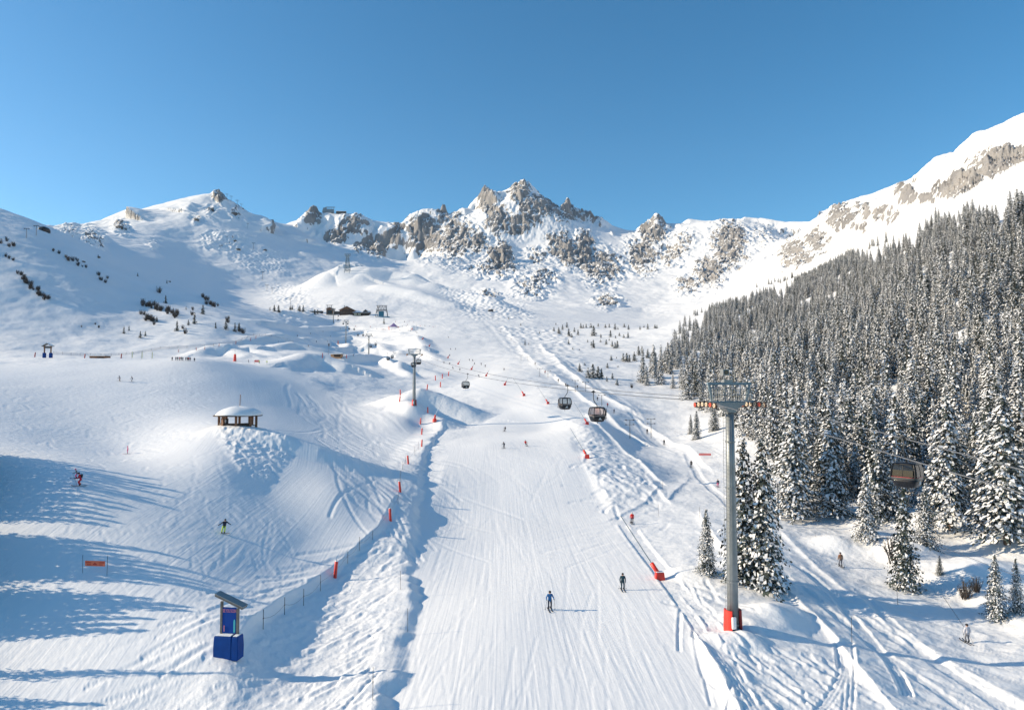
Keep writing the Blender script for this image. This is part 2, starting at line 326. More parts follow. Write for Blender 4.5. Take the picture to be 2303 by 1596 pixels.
lip = [(500, 1480, .0), (530, 1440, .5), (560, 1405, 1.1), (640, 1350, 1.2), (715, 1305, 1.0), (790, 1245, .9), (850, 1190, .7), (880, 1130, .5)]
step_add(lip, .62, 1.1, 6)
# big mound of the second tower
ridge_add([(900, 885, 3, 246), (945, 888, 6, 246), (985, 895, 6, 246), (1040, 905, 4, 243), (1100, 925, .5, 238)], 16, 10)
ridge_add([(905, 905, 2, 236), (935, 915, 3, 232), (1000, 940, 2.2, 226)], 8, 7)
# berms and kickers of the snow park
for pts, wl, wr in [
    ([(640, 832, 2.5), (690, 816, 7), (730, 820, 6.5), (775, 832, 5)], 20, 12),
    ([(785, 812, 5), (830, 812, 6), (868, 812, 5)], 10, 7), ([(868, 812, 6), (900, 838, 4), (930, 850, 2)], 7, 7),
    ([(1000, 846, 0), (950, 838, 4), (915, 832, 5)], 9, 9), ([(905, 798, 4), (945, 792, 6), (985, 810, 2)], 12, 9),
    ([(900, 770, 5), (935, 768, 7), (960, 790, 2)], 14, 9), ([(890, 745, 4), (925, 742, 6)], 14, 9),
    ([(820, 788, 4), (850, 782, 5), (885, 800, 2)], 12, 8), ([(760, 790, 4), (800, 782, 5), (850, 792, 3)], 12, 8),
    ([(690, 778, 4), (740, 772, 5), (790, 782, 3)], 12, 8), ([(600, 790, 3), (660, 782, 5), (720, 790, 3)], 14, 9),
    ([(560, 770, 3), (620, 762, 5), (690, 770, 2)], 14, 9), ([(520, 795, 3), (560, 788, 4.5), (620, 800, 1)], 14, 9),
    ([(760, 752, 3), (820, 748, 4), (900, 752, 2)], 10, 6), ([(700, 742, 3), (780, 738, 4), (880, 738, 2)], 10, 6),
    ([(720, 758, 3), (790, 758, 3), (860, 764, 2)], 8, 6), ([(590, 742, 4), (640, 735, 5), (700, 742, 2)], 16, 10),
    ([(640, 712, 5), (700, 715, 5), (750, 722, 3)], 16, 10), ([(440, 802, 2.5), (470, 792, 5), (520, 790, 5), (560, 805, 3)], 12, 10)]:
    ridge_add([(a, b, c * .72) for a, b, c in pts], wl * 1.05, wr)
for pts, wl, wr in (([(690, 672, 4, 1080), (735, 642, 22, 1130), (765, 634, 27, 1140), (805, 650, 12, 1120)], 85, 55), ([(835, 644, 20, 1150), (890, 633, 24, 1160), (935, 640, 20, 1140), (970, 656, 6, 1120)], 70, 50), ([(1000, 655, 8, 1100), (1060, 665, 16, 1080), (1110, 690, 16, 1040), (1145, 714, 5, 1000)], 60, 48), ([(860, 672, 6, 1040), (940, 690, 9, 1000), (1020, 715, 5, 960)], 40, 32)):
    ridge_add(pts, wl, wr)
# drag-lift tracks and the mogul triangle right of the piste
M_TRI = mask([(1300, 955), (1345, 965), (1480, 1085), (1440, 1110), (1372, 1150), (1325, 1060)], 5)
Z[nr] += M_TRI[nr] * (0.25 + 0.22 * ridged(xn / 3.2, yn / 4.5, 3, 221))
for pts, h, soft, reach in [
    ([(1320, 935, 1), (1380, 990, 1), (1440, 1040, 1.2), (1485, 1085, 1.2)], .8, 1.4, 6),
    ([(1250, 850, 1), (1310, 895, 1), (1390, 960, 1), (1450, 1000, 1)], 1.4, 2.5, 9),
    ([(1440, 950, 1), (1500, 990, 1), (1570, 1030, 1), (1590, 1050, .6)], 1.2, 1.6, 8),
    ([(1215, 775, 1), (1260, 820, 1), (1310, 862, 1), (1370, 900, 1), (1420, 925, 1)], 1.6, 4, 9),
    ([(1130, 735, 1), (1165, 770, 1), (1200, 815, 1), (1245, 850, 1)], 1.3, 4, 10),
    ([(1460, 1080, 1), (1500, 1125, 1), (1550, 1075, .4)], .5, 1, 4),
    ([(1575, 1160, .6), (1610, 1215, 1), (1660, 1270, .8)], .8, 1.2, 5),
    ([(1770, 1330, 1), (1830, 1390, 1.2), (1880, 1440, 1.2), (1950, 1530, 1.2), (2010, 1600, 1)], .6, 1.0, 5),
    ([(1760, 1200, 1), (1850, 1290, 1), (1990, 1400, 1), (2150, 1500, 1), (2310, 1590, 1)], .4, 1.0, 4),
    ([(1570, 1440, .6), (1610, 1510, 1.2), (1650, 1590, 1.3), (1660, 1640, 1)], .8, 1.2, 4),
    ([(1380, 1165, .5), (1450, 1130, .8), (1480, 1095, .8)], .5, .8, 4),
    ([(1900, 1150, 1), (1960, 1220, 1), (2070, 1300, 1), (2200, 1350, 1), (2310, 1420, 1)], 1.2, 3.0, 10)]:
    step_add(pts, h * .6, soft, reach)
for X, Y, h, r in ((1700, 1400, .6, 5), (1760, 1385, 1.0, 4), (1660, 1440, .6, 3), (1900, 1230, 1.6, 6), (2030, 1240, 1.5, 6), (2150, 1290, 1.3, 6), (2260, 1300, 1.8, 7), (1560, 1290, .7, 4), (2080, 1180, 2, 6), (2300, 1220, 2, 8)):
    ridge_add([(X - 12, Y, h), (X + 12, Y, h)], r, r)
# lumpy ungroomed slopes
MOG = np.clip(mask([(1040, 650), (1160, 660), (1210, 720), (1060, 720), (990, 660)], 8) + mask([(1110, 730), (1290, 745), (1330, 830), (1250, 850), (1150, 790)], 8) + mask([(500, 560), (640, 560), (650, 620), (540, 610)], 8) + mask([(620, 690), (740, 690), (700, 740), (620, 740)], 8) + mask([(600, 640), (690, 640), (700, 690), (610, 680)], 8), 0, 1)
Z += MOG * (0.55 + .75 * sstep(500, 900, YY)) * perlin(XX / 5.5, YY / 6.5, 301)
M_ROUGH = mask([(480, 1640), (520, 1490), (600, 1420), (720, 1320), (860, 1180), (915, 1060), (945, 1000), (985, 960), (1150, 925), (1010, 990), (950, 1050), (925, 1180), (915, 1260), (895, 1400), (860, 1520), (830, 1640)], 4)
Z[nr] += M_ROUGH[nr] * (0.05 * ridged(xn / 1.6, yn / 7.5, 3, 231) + .025 * perlin(xn / .6, yn / .9, 235))
M_CHUNK = mask([(480, 965), (600, 975), (660, 1010), (600, 1090), (540, 1060)], 4)
Z[nr] += M_CHUNK[nr] * 0.3 * ridged(xn / 2.0, yn / 2.6, 3, 241)
M_BR = mask([(1490, 1340), (1700, 1640), (2330, 1640), (2330, 1380), (1900, 1130), (1560, 1180)], 8)
Z[nr] += M_BR[nr] * 0.12 * ridged(xn / 3.5, yn / 3.5, 3, 251)

GRV = np.zeros((NN, NC), np.float32)
def groove(path, width, depth):
    """Carves a track along world points; the snow is pushed up at its edges."""
    P = np.array(path); seg = np.hypot(*np.diff(P, axis=0).T); L = np.concatenate([[0], np.cumsum(seg)])
    n = int(L[-1] / 0.07) + 2; s = np.linspace(0, L[-1], n)
    x = np.interp(s, L, P[:, 0]); y = np.interp(s, L, P[:, 1])
    ok = (y > 29) & (y < 900) & (np.abs(x / y) < .84); x, y = x[ok], y[ok]
    if len(x) < 2: return
    gx = np.gradient(x); gy = np.gradient(y); l = np.hypot(gx, gy) + 1e-9; nx, ny = gy / l, -gx / l
    width = np.maximum(width, y * .0034)
    for o, v in ((-1.6, .3), (-1.25, .3), (-.9, 0), (-.6, -.6), (-.3, -.9), (0, -1), (.3, -.9), (.6, -.6), (.9, 0), (1.25, .3), (1.6, .3)):
        xx, yy = x + nx * o * width, y + ny * o * width
        r = np.rint(_rowf(yy)).astype(int); c = np.rint(_colf(xx / yy)).astype(int)
        k = (r > 0) & (r < NN) & (c > 0) & (c < NC)
        cur = GRV[r[k], c[k]]; w = v * depth
        GRV[r[k], c[k]] = np.where(abs(w) > np.abs(cur) * .7, w, cur)
def wiggle(x, y, ang, length, amp, wav, ph, step=.5):
    s = np.arange(0, length, step); lat = amp * np.sin(s / wav + ph)
    return np.stack([x + np.cos(ang) * s - np.sin(ang) * lat, y + np.sin(ang) * s + np.cos(ang) * lat], 1)
def G2(X, Y):
    p = hit(X, Y); return (p.x, p.y)
def tracks(poly, n, ang, spread, length, depth, amp=(0.3, 2.5), wav=(4, 14), width=.09):
    xs = [p[0] for p in poly]; ys = [p[1] for p in poly]; k = 0; tries = 0
    while k < n and tries < n * 20:
        tries += 1
        X = random.uniform(min(xs), max(xs)); Y = random.uniform(min(ys), max(ys))
        if not inpoly(np.array(X), np.array(Y), poly): continue
        x, y = G2(X, Y); a = R(ang + random.gauss(0, spread))
        groove(wiggle(x, y, a, random.uniform(.4, 1) * length, random.uniform(*amp), random.uniform(*wav), random.uniform(0, 6.3)), width * random.uniform(.7, 1.6), depth * random.uniform(.4, 1)); k += 1
tracks([(880, 1596), (940, 1230), (1010, 1000), (1280, 1000), (1360, 1160), (1480, 1330), (1640, 1596)], 150, -91, 5, 30, .018, amp=(.1, .7), wav=(6, 18))
tracks([(1000, 1000), (1280, 960), (1300, 1060), (980, 1080)], 45, -75, 22, 22, .025)
tracks([(0, 870), (420, 830), (480, 960), (560, 1160), (380, 1380), (0, 1000)], 320, -35, 45, 9, .045, amp=(.3, 1.8), wav=(1.5, 5))
tracks([(100, 1150), (480, 1200), (560, 1320), (420, 1590), (0, 1590), (0, 1280)], 260, -110, 18, 12, .04)
tracks([(500, 960), (640, 1130), (600, 1300), (480, 1330), (420, 1100)], 60, -75, 20, 22, .03)
tracks([(640, 850), (860, 930), (900, 1050), (800, 1120), (700, 960)], 110, -62, 10, 42, .10, width=.16)
tracks([(540, 1500), (700, 1350), (850, 1200), (915, 1250), (880, 1420), (820, 1596), (560, 1596)], 300, -118, 8, 18, .17, width=.12)
tracks([(1300, 960), (1460, 1080), (1380, 1140), (1330, 1060)], 90, -80, 50, 12, .2, wav=(2, 5))
tracks([(1380, 1170), (1480, 1120), (1560, 1060), (1500, 1180), (1450, 1240)], 40, -150, 18, 20, .06)
tracks([(1500, 1330), (1560, 1300), (1640, 1420), (1760, 1596), (1660, 1596)], 45, -84, 12, 16, .16, width=.13)
tracks([(1650, 1460), (1800, 1450), (2000, 1596), (1720, 1596)], 55, -68, 8, 18, .16, width=.13)
tracks([(1780, 1340), (1900, 1300), (2300, 1590), (2020, 1596), (1900, 1450)], 40, -55, 5, 26, .09, width=.14)
for q in ([(1760, 1290), (1900, 1400), (2060, 1520), (2190, 1610)], [(1790, 1270), (1960, 1400), (2130, 1510), (2280, 1610)], [(1870, 1330), (1960, 1440), (2010, 1500), (2040, 1560)], [(1940, 1340), (2050, 1440), (2170, 1530), (2320, 1610)],
          [(1400, 1180), (1490, 1300), (1600, 1450), (1700, 1600)], [(1425, 1190), (1520, 1310), (1640, 1440)], [(1890, 1440), (1895, 1510), (1870, 1560), (1820, 1620)], [(1905, 1440), (1910, 1500), (1905, 1600)], [(1540, 1010), (1600, 1100), (1700, 1190)],
          [(1250, 800), (1330, 860), (1420, 930), (1530, 1020)], [(1262, 800), (1345, 862), (1432, 930), (1545, 1020)], [(1100, 720), (1140, 760), (1190, 810), (1260, 860)], [(1085, 720), (1115, 755), (1150, 790)]):
    W3 = np.array([G2(*p) for p in q]); t = np.linspace(0, 1, 60)
    from_ = np.linspace(0, 1, len(q))
    cx3 = pchip(from_ * 10, W3[:, 0])(t * 10); cy3 = pchip(from_ * 10, W3[:, 1])(t * 10)
    for o in (-.35, 0, .35): groove(np.stack([cx3 + o, cy3], 1), .12, .16)
Z[nr] += blur(GRV, 1) * 1.0
ROCK = np.zeros(Z.shape, np.float32)
gz0 = np.gradient(Z, axis=0) / np.gradient(DD, axis=0); gzu = np.gradient(Z, axis=1) / np.gradient(UU, axis=1)
gxw = gzu / DD; gyw = gz0 - gxw * UU
SLOPE = np.degrees(np.arctan(np.hypot(gxw, gyw)))
nzr = 7 * fbm(xf / 16, yf / 16, 4, 401)
ROCK[FR] = sstep(-5, 7, SLOPE[FR] - (75 - 29 * RZM.clip(0, 1.2)) + 1.3 * nzr + 19 * (gl - .15) + 9 * ridged(xf / 30 + yf / 60, Z[FR] / 13, 3, 405) - 4 + 13 * RZM * sstep(.53, .58, xf / yf))
ROCK = np.clip(ROCK, 0, 1) * sstep(620, 660, DD)

# ------------------------------------------------------------------ materials
def mat(name, col, rough=.6, metal=0.0, noise=0.0, scale=3.0, bump=0.0, spec=.5, coat=0.0):
    """Principled surface with a little procedural variation of its colour."""
    m = bpy.data.materials.new(name); m.use_nodes = True; nt = m.node_tree; b = nt.nodes["Principled BSDF"]
    b.inputs['Roughness'].default_value = rough; b.inputs['Metallic'].default_value = metal; b.inputs['Specular IOR Level'].default_value = spec
    b.inputs['Coat Weight'].default_value = coat
    tc = nt.nodes.new("ShaderNodeTexCoord"); n = nt.nodes.new("ShaderNodeTexNoise"); n.inputs['Scale'].default_value = scale; n.inputs['Detail'].default_value = 4
    nt.links.new(tc.outputs['Object'], n.inputs['Vector'])
    r = nt.nodes.new("ShaderNodeValToRGB"); v = max(noise, .04)
    r.color_ramp.elements[0].color = (*[c * (1 - v) for c in col], 1); r.color_ramp.elements[1].color = (*[min(1, c * (1 + v)) for c in col], 1)
    r.color_ramp.elements[0].position = .3; r.color_ramp.elements[1].position = .7
    nt.links.new(n.outputs[0], r.inputs[0]); nt.links.new(r.outputs[0], b.inputs['Base Color'])
    if bump:
        bp = nt.nodes.new("ShaderNodeBump"); bp.inputs['Strength'].default_value = bump; bp.inputs['Distance'].default_value = .05
        nt.links.new(n.outputs[0], bp.inputs['Height']); nt.links.new(bp.outputs[0], b.inputs['Normal'])
    return m
def node(nt, t, **kw):
    n = nt.nodes.new(t)
    for k, v in kw.items():
        if k in n.inputs: n.inputs[k].default_value = v
        else: setattr(n, k, v)
    return n
def math_(nt, op, a, b=None):
    n = nt.nodes.new("ShaderNodeMath"); n.operation = op
    for i, q in enumerate((a, b)):
        if q is None: continue
        if isinstance(q, (int, float)): n.inputs[i].default_value = q
        else: nt.links.new(q, n.inputs[i])
    return n.outputs[0]
def snow_ground_material():
    m = bpy.data.materials.new("snow"); m.use_nodes = True; nt = m.node_tree; b = nt.nodes["Principled BSDF"]; L = nt.links.new
    tc = node(nt, "ShaderNodeTexCoord"); pos = tc.outputs['Object']
    big = node(nt, "ShaderNodeTexNoise", Scale=.02, Detail=4.0); L(pos, big.inputs['Vector'])
    cr = node(nt, "ShaderNodeValToRGB"); e = cr.color_ramp.elements
    e[0].position = .35; e[0].color = (.84, .835, .83, 1); e[1].position = .65; e[1].color = (.88, .875, .87, 1); L(big.outputs[0], cr.inputs[0])
    L(cr.outputs[0], b.inputs['Base Color']); b.inputs['Roughness'].default_value = .55; b.inputs['Specular IOR Level'].default_value = .25
    # groomer lines follow the run: attribute lat is the distance across it, lon along it
    al = node(nt, "ShaderNodeAttribute", attribute_name="lat"); ao = node(nt, "ShaderNodeAttribute", attribute_name="lon"); ag = node(nt, "ShaderNodeAttribute", attribute_name="groom")
    cv = node(nt, "ShaderNodeCombineXYZ"); L(al.outputs['Fac'], cv.inputs[0]); L(math_(nt, 'MULTIPLY', ao.outputs['Fac'], .02), cv.inputs[1])
    g1 = node(nt, "ShaderNodeTexNoise", Scale=3.2, Detail=3.0); L(cv.outputs[0], g1.inputs['Vector'])
    g2 = node(nt, "ShaderNodeTexNoise", Scale=.35, Detail=2.0); L(cv.outputs[0], g2.inputs['Vector'])
    groom = math_(nt, 'MULTIPLY', math_(nt, 'ADD', math_(nt, 'MULTIPLY', g1.outputs[0], .035), math_(nt, 'MULTIPLY', g2.outputs[0], .05)), ag.outputs['Fac'])
    w1 = node(nt, "ShaderNodeTexNoise", Scale=.9, Detail=6.0, Roughness=.6); L(pos, w1.inputs['Vector'])
    wild = math_(nt, 'MULTIPLY', w1.outputs[0], math_(nt, 'SUBTRACT', .15, math_(nt, 'MULTIPLY', ag.outputs['Fac'], .11)))
    bp = node(nt, "ShaderNodeBump", Strength=1.0, Distance=1.0); L(math_(nt, 'ADD', groom, wild), bp.inputs['Height']); L(bp.outputs[0], b.inputs['Normal'])
    return m
def mountain_material():
    m = bpy.data.materials.new("snowy_rock"); m.use_nodes = True; nt = m.node_tree; b = nt.nodes["Principled BSDF"]; L = nt.links.new
    tc = node(nt, "ShaderNodeTexCoord"); pos = tc.outputs['Object']
    n1 = node(nt, "ShaderNodeTexNoise", Scale=.012, Detail=6.0, Roughness=.65); L(pos, n1.inputs['Vector'])
    rc = node(nt, "ShaderNodeValToRGB"); e = rc.color_ramp.elements
    e[0].position = .3; e[0].color = (.17, .162, .158, 1); e[1].position = .72; e[1].color = (.37, .33, .29, 1)
    k = rc.color_ramp.elements.new(.52); k.color = (.295, .283, .276, 1); L(n1.outputs[0], rc.inputs[0])
    n2 = node(nt, "ShaderNodeTexNoise", Scale=.10, Detail=6.0, Roughness=.72); sm = node(nt, "ShaderNodeMapping"); sm.inputs['Scale'].default_value = (1.0, .6, .45); sm.inputs['Rotation'].default_value = (0, .35, 0); L(pos, sm.inputs[0]); L(sm.outputs[0], n2.inputs['Vector'])
    ar = node(nt, "ShaderNodeAttribute", attribute_name="rock")
    f = math_(nt, 'ADD', ar.outputs['Fac'], math_(nt, 'MULTIPLY', math_(nt, 'SUBTRACT', n2.outputs[0], .5), 2.4))
    st = node(nt, "ShaderNodeValToRGB"); st.color_ramp.elements[0].position = .45; st.color_ramp.elements[1].position = .6; L(f, st.inputs[0])
    fac = math_(nt, 'MULTIPLY', st.outputs[0], math_(nt, 'GREATER_THAN', ar.outputs['Fac'], .02))
    mx = node(nt, "ShaderNodeMix", data_type='RGBA'); mx.inputs[6].default_value = (.87, .865, .86, 1); L(fac, mx.inputs[0]); L(rc.outputs[0], mx.inputs[7])
    L(mx.outputs[2], b.inputs['Base Color']); b.inputs['Roughness'].default_value = .7; b.inputs['Specular IOR Level'].default_value = .2
    n3 = node(nt, "ShaderNodeTexNoise", Scale=.25, Detail=5.0); L(pos, n3.inputs['Vector'])
    bp = node(nt, "ShaderNodeBump", Strength=.8, Distance=1.0); L(math_(nt, 'MULTIPLY', n3.outputs[0], math_(nt, 'ADD', .5, math_(nt, 'MULTIPLY', fac, 4.0))), bp.inputs['Height']); L(bp.outputs[0], b.inputs['Normal'])
    return m
def runcoords():
    lat = XX.copy() * 1.0; lon = YY.copy()
    pl = [G2(*p) for p in ((1250, 1590), (1180, 1178), (1150, 1000), (1090, 900), (1010, 830), (965, 780))]
    pr = [G2(*p) for p in ((420, 1590), (540, 1370), (700, 1200), (800, 1080), (790, 980), (720, 890), (640, 838))]
    s = (slice(0, NN), slice(0, NC)); far_l = [(pl[0][0], 20)] + pl; far_r = [(pr[0][0] - 6, 20)] + pr + [(-150, 290)]
    d, sd, _, a = polydist(XX[s], YY[s], [(*p, 0) for p in far_r]); m = M_RUN[s]; global GF; GF = sstep(38, 26, d)
    lat[s] = np.where(m > .4, d * sd, lat[s]); lon[s] = np.where(m > .4, a, lon[s])
    d, sd, _, a = polydist(XX[s], YY[s], [(*p, 0) for p in far_l]); m = M_PISTE[s]
    lat[s] = np.where(m > .4, d * sd + 500, lat[s]); lon[s] = np.where(m > .4, a, lon[s])
    return lat, lon
LAT, LON = runcoords()
GRA = GRM.copy(); GRA[:NN] = np.where(M_RUN[:NN] > .4, GRM[:NN] * GF, GRM[:NN])
def grid_mesh(name, r0, r1, material, attrs):
    nrow = r1 - r0; co = np.empty((nrow * NC, 3), np.float32)
    co[:, 0] = XX[r0:r1].ravel(); co[:, 1] = YY[r0:r1].ravel(); co[:, 2] = Z[r0:r1].ravel()
    i = np.arange(nrow - 1)[:, None] * NC + np.arange(NC - 1)[None]
    q = np.stack([i, i + 1, i + NC + 1, i + NC], -1).reshape(-1, 4)
    me = bpy.data.meshes.new(name); me.vertices.add(len(co)); me.vertices.foreach_set("co", co.ravel())
    me.loops.add(q.size); me.loops.foreach_set("vertex_index", q.ravel().astype(np.int32))
    me.polygons.add(len(q)); me.polygons.foreach_set("loop_start", np.arange(0, q.size, 4, dtype=np.int32))
    me.polygons.foreach_set("use_smooth", np.ones(len(q), bool))
    me.update(calc_edges=True)
    for k, a in attrs.items():
        t = me.attributes.new(k, 'FLOAT', 'POINT'); t.data.foreach_set("value", np.ascontiguousarray(a[r0:r1], np.float32).ravel())
    me.materials.append(material); o = bpy.data.objects.new(name, me); COL.objects.link(o); o["kind"] = "structure"
    return o
NS = int(np.searchsorted(DS, 620.0))
grid_mesh("snow_ground", 0, NS, snow_ground_material(), {"lat": LAT, "lon": LON, "groom": GRA})
grid_mesh("mountains", NS - 1, NR, mountain_material(), {"rock": ROCK})
# ------------------------------------------------------------------ object helpers
def tag(o, label, cat, group=None, kind=None):
    if label: o["label"] = label
    if cat: o["category"] = cat
    if group: o["group"] = group
    if kind: o["kind"] = kind
    return o
def empty(name, loc, rz=0.0, label=None, cat=None, group=None):
    o = bpy.data.objects.new(name, None); COL.objects.link(o); o.empty_display_size = .2
    o.location = loc; o.rotation_euler = (0, 0, rz)
    return tag(o, label, cat, group)
def copy_tree(o, parent=None):
    c = o.copy(); COL.objects.link(c)
    if parent is not None: c.parent = parent
    for ch in list(o.children): copy_tree(ch, c)
    return c
class MB:
    """Collects simple solids; build() links them as one mesh object."""
    def __init__(s): s.v = []; s.f = []; s.m = []
    def add(s, vs, fs, mi=0):
        k = len(s.v); s.v += [tuple(v) for v in vs]; s.f += [tuple(i + k for i in f) for f in fs]; s.m += [mi] * len(fs); return s
    def box(s, c, size, rot=None, mi=0, taper=1.0):
        hx, hy, hz = [q / 2 for q in size]; c = Vector(c); out = []
        for z in (-1, 1):
            k = taper if z > 0 else 1.0
            for x, y in ((-1, -1), (1, -1), (1, 1), (-1, 1)):
                p = Vector((x * hx * k, y * hy * k, z * hz)); out.append(c + (rot @ p if rot else p))
        return s.add(out, [(3, 2, 1, 0), (4, 5, 6, 7), (0, 1, 5, 4), (1, 2, 6, 5), (2, 3, 7, 6), (3, 0, 4, 7)], mi)
    def tube(s, pts, r, n=8, mi=0, cap=True):
        pts = [Vector(p) for p in pts]; rs = r if isinstance(r, (list, tuple)) else [r] * len(pts); vs = []; fs = []; prev = None
        for i, p in enumerate(pts):
            t = (pts[min(i + 1, len(pts) - 1)] - pts[max(i - 1, 0)]).normalized()
            if prev is None:
                a = t.cross(Vector((0, 0, 1)));  a = a if a.length > .05 else t.cross(Vector((1, 0, 0)))
            else: a = prev - t * prev.dot(t)
            a.normalize(); prev = a; b = t.cross(a)
            vs += [p + (a * math.cos(2 * math.pi * j / n) + b * math.sin(2 * math.pi * j / n)) * rs[i] for j in range(n)]
        for i in range(len(pts) - 1):
            for j in range(n): fs.append((i * n + j, i * n + (j + 1) % n, (i + 1) * n + (j + 1) % n, (i + 1) * n + j))
        if cap: fs += [tuple(range(n - 1, -1, -1)), tuple(range((len(pts) - 1) * n, len(pts) * n))]
        return s.add(vs, fs, mi)
    def loft(s, rings, mi=0, cap=True, mis=None):
        n = len(rings[0]); vs = [p for r in rings for p in r]
        for i in range(len(rings) - 1):
            s_f = [(i * n + j, i * n + (j + 1) % n, (i + 1) * n + (j + 1) % n, (i + 1) * n + j) for j in range(n)]
            if i == 0: k = len(s.v); s.v += [tuple(v) for v in vs]
            s.f += [tuple(q + k for q in f) for f in s_f]; s.m += [mis[i] if mis else mi] * n
        if cap:
            s.f += [tuple(k + j for j in range(n - 1, -1, -1)), tuple(k + (len(rings) - 1) * n + j for j in range(n))]; s.m += [mi, mi]
        return s
    def prism(s, poly, y0, y1, mi=0):
        n = len(poly); vs = [(x, y0, z) for x, z in poly] + [(x, y1, z) for x, z in poly]
        return s.add(vs, [tuple(range(n)), tuple(range(2 * n - 1, n - 1, -1))] + [(i, i + n, (i + 1) % n + n, (i + 1) % n) for i in range(n)], mi)
    def build(s, name, mats, parent=None, smooth=False, loc=None, bevel=0):
        me = bpy.data.meshes.new(name); me.from_pydata(s.v, [], s.f)
        for m in (mats if isinstance(mats, (list, tuple)) else [mats]): me.materials.append(m)
        if any(s.m): me.polygons.foreach_set("material_index", s.m)
        bm = bmesh.new(); bm.from_mesh(me); bmesh.ops.recalc_face_normals(bm, faces=bm.faces)
        if bevel: bmesh.ops.bevel(bm, geom=list(bm.edges), offset=bevel, segments=2, affect='EDGES', clamp_overlap=True)
        bm.to_mesh(me); bm.free()
        if smooth: me.polygons.foreach_set("use_smooth", [True] * len(me.polygons))
        o = bpy.data.objects.new(name, me); COL.objects.link(o)
        if parent is not None: o.parent = parent
        if loc is not None: o.location = loc
        return o
M = dict(
    needle=mat("needles", (.036, .050, .042), .85, noise=.5, scale=.5), larch=mat("brown_needles", (.075, .052, .032), .85, noise=.4), tsnow=mat("snow_on_boughs", (.80, .79, .79), .6, noise=.05),
    frost=mat("frosted_needles", (.27, .295, .31), .8, noise=.35, scale=.6), bark=mat("bark", (.10, .07, .05), .9, noise=.3, scale=6, bump=.4), twig=mat("twigs", (.055, .045, .04), .9, noise=.4), galv=mat("galvanised_steel", (.24, .255, .26), .45, metal=.35, noise=.14, scale=1.2),
    steel=mat("grey_blue_steel", (.17, .23, .27), .5, metal=.3, noise=.12), darksteel=mat("dark_steel", (.045, .05, .055), .5, metal=.3, noise=.15), cable=mat("steel_cable", (.13, .14, .16), .5, metal=.3),
    red=mat("red_vinyl", (.66, .035, .02), .45, noise=.12, scale=2, bump=.15), darkred=mat("dark_red_vinyl", (.30, .018, .02), .5, noise=.15, scale=2), orange=mat("orange_banner", (.90, .19, .09), .55, noise=.06), orangedark=mat("orange_print", (.60, .05, .03), .55),
    pink=mat("pink_banner", (.82, .22, .20), .55), blue=mat("blue_vinyl", (.003, .050, .23), .6, noise=.12, scale=1.5, bump=.15, spec=.15), bluesign=mat("blue_print", (.004, .050, .27), .6, spec=.15), white=mat("white_paint", (.80, .80, .80), .5, noise=.03),
    greywood=mat("weathered_wood", (.13, .125, .12), .8, noise=.3, scale=4, bump=.3), wood=mat("brown_wood", (.20, .095, .05), .75, noise=.3, scale=3, bump=.3), darkwood=mat("dark_wood", (.055, .035, .027), .8, noise=.3, scale=2), lightwood=mat("pale_wood", (.42, .24, .13), .7, noise=.2, scale=4),
    charcoal=mat("charcoal_shell", (.008, .010, .015), .4, noise=.1, coat=.05, spec=.3), shell=mat("grey_shell", (.06, .06, .065), .4, noise=.08, coat=.05), stripe=mat("red_stripe", (.55, .05, .06), .4), pale=mat("pale_stripe", (.72, .55, .53), .4),
    rubber=mat("sheave_tyre", (.10, .05, .03), .7), sheave_r=mat("red_sheave", (.60, .07, .04), .5, noise=.1), sheave_w=mat("pale_sheave", (.62, .50, .36), .55, noise=.1), roofsnow=mat("snow_cover", (.87, .865, .86), .55, noise=.03, scale=.8, bump=.1),
    teal=mat("teal_steel", (.02, .16, .24), .5, noise=.1), stone=mat("dark_stone", (.10, .095, .09), .9, noise=.4, scale=1.0, bump=.5), yellow=mat("yellow_cloth", (.70, .60, .03), .7), lime=mat("lime_cloth", (.55, .70, .02), .7), navy=mat("navy_cloth", (.015, .022, .045), .75), black=mat("black_cloth", (.012, .012, .014), .7),
    magenta=mat("pink_cloth", (.72, .07, .22), .7), crimson=mat("crimson_cloth", (.48, .012, .03), .7), scarlet=mat("scarlet_cloth", (.70, .02, .015), .65), azure=mat("blue_cloth", (.01, .12, .32), .65), teal_cloth=mat("teal_cloth", (.006, .045, .065), .7), tan=mat("tan_cloth", (.26, .13, .07), .75), grey=mat("grey_cloth", (.16, .16, .18), .75), palegrey=mat("pale_cloth", (.55, .53, .56), .75), skin=mat("skin", (.50, .29, .21), .6),
    skimat=mat("ski_top", (.05, .05, .06), .4), cyan=mat("cyan_print", (.05, .42, .46), .5), rosy=mat("rose_print", (.62, .22, .26), .5), bamboo=mat("bamboo", (.05, .04, .035), .7), cream=mat("cream_foam", (.80, .74, .52), .6), netm=mat("net_blue", (.05, .10, .18), .8), concrete=mat("concrete", (.30, .30, .30), .85, noise=.15))
def glass_mat(name, tint, clear):
    m = bpy.data.materials.new(name); m.use_nodes = True; nt = m.node_tree; nt.nodes.clear()
    o = nt.nodes.new("ShaderNodeOutputMaterial"); t = nt.nodes.new("ShaderNodeBsdfTransparent"); p = nt.nodes.new("ShaderNodeBsdfPrincipled"); x = nt.nodes.new("ShaderNodeMixShader")
    t.inputs[0].default_value = (*tint, 1); p.inputs['Base Color'].default_value = (.03, .035, .04, 1); p.inputs['Roughness'].default_value = .06; x.inputs[0].default_value = 1 - clear
    nt.links.new(t.outputs[0], x.inputs[1]); nt.links.new(p.outputs[0], x.inputs[2]); nt.links.new(x.outputs[0], o.inputs[0]); return m
M['glass'] = glass_mat("tinted_glass", (.86, .90, .92), .78); M['warmglass'] = glass_mat("warm_tinted_glass", (.95, .80, .76), .8); M['darkglass'] = glass_mat("dark_glass", (.30, .34, .36), .25)

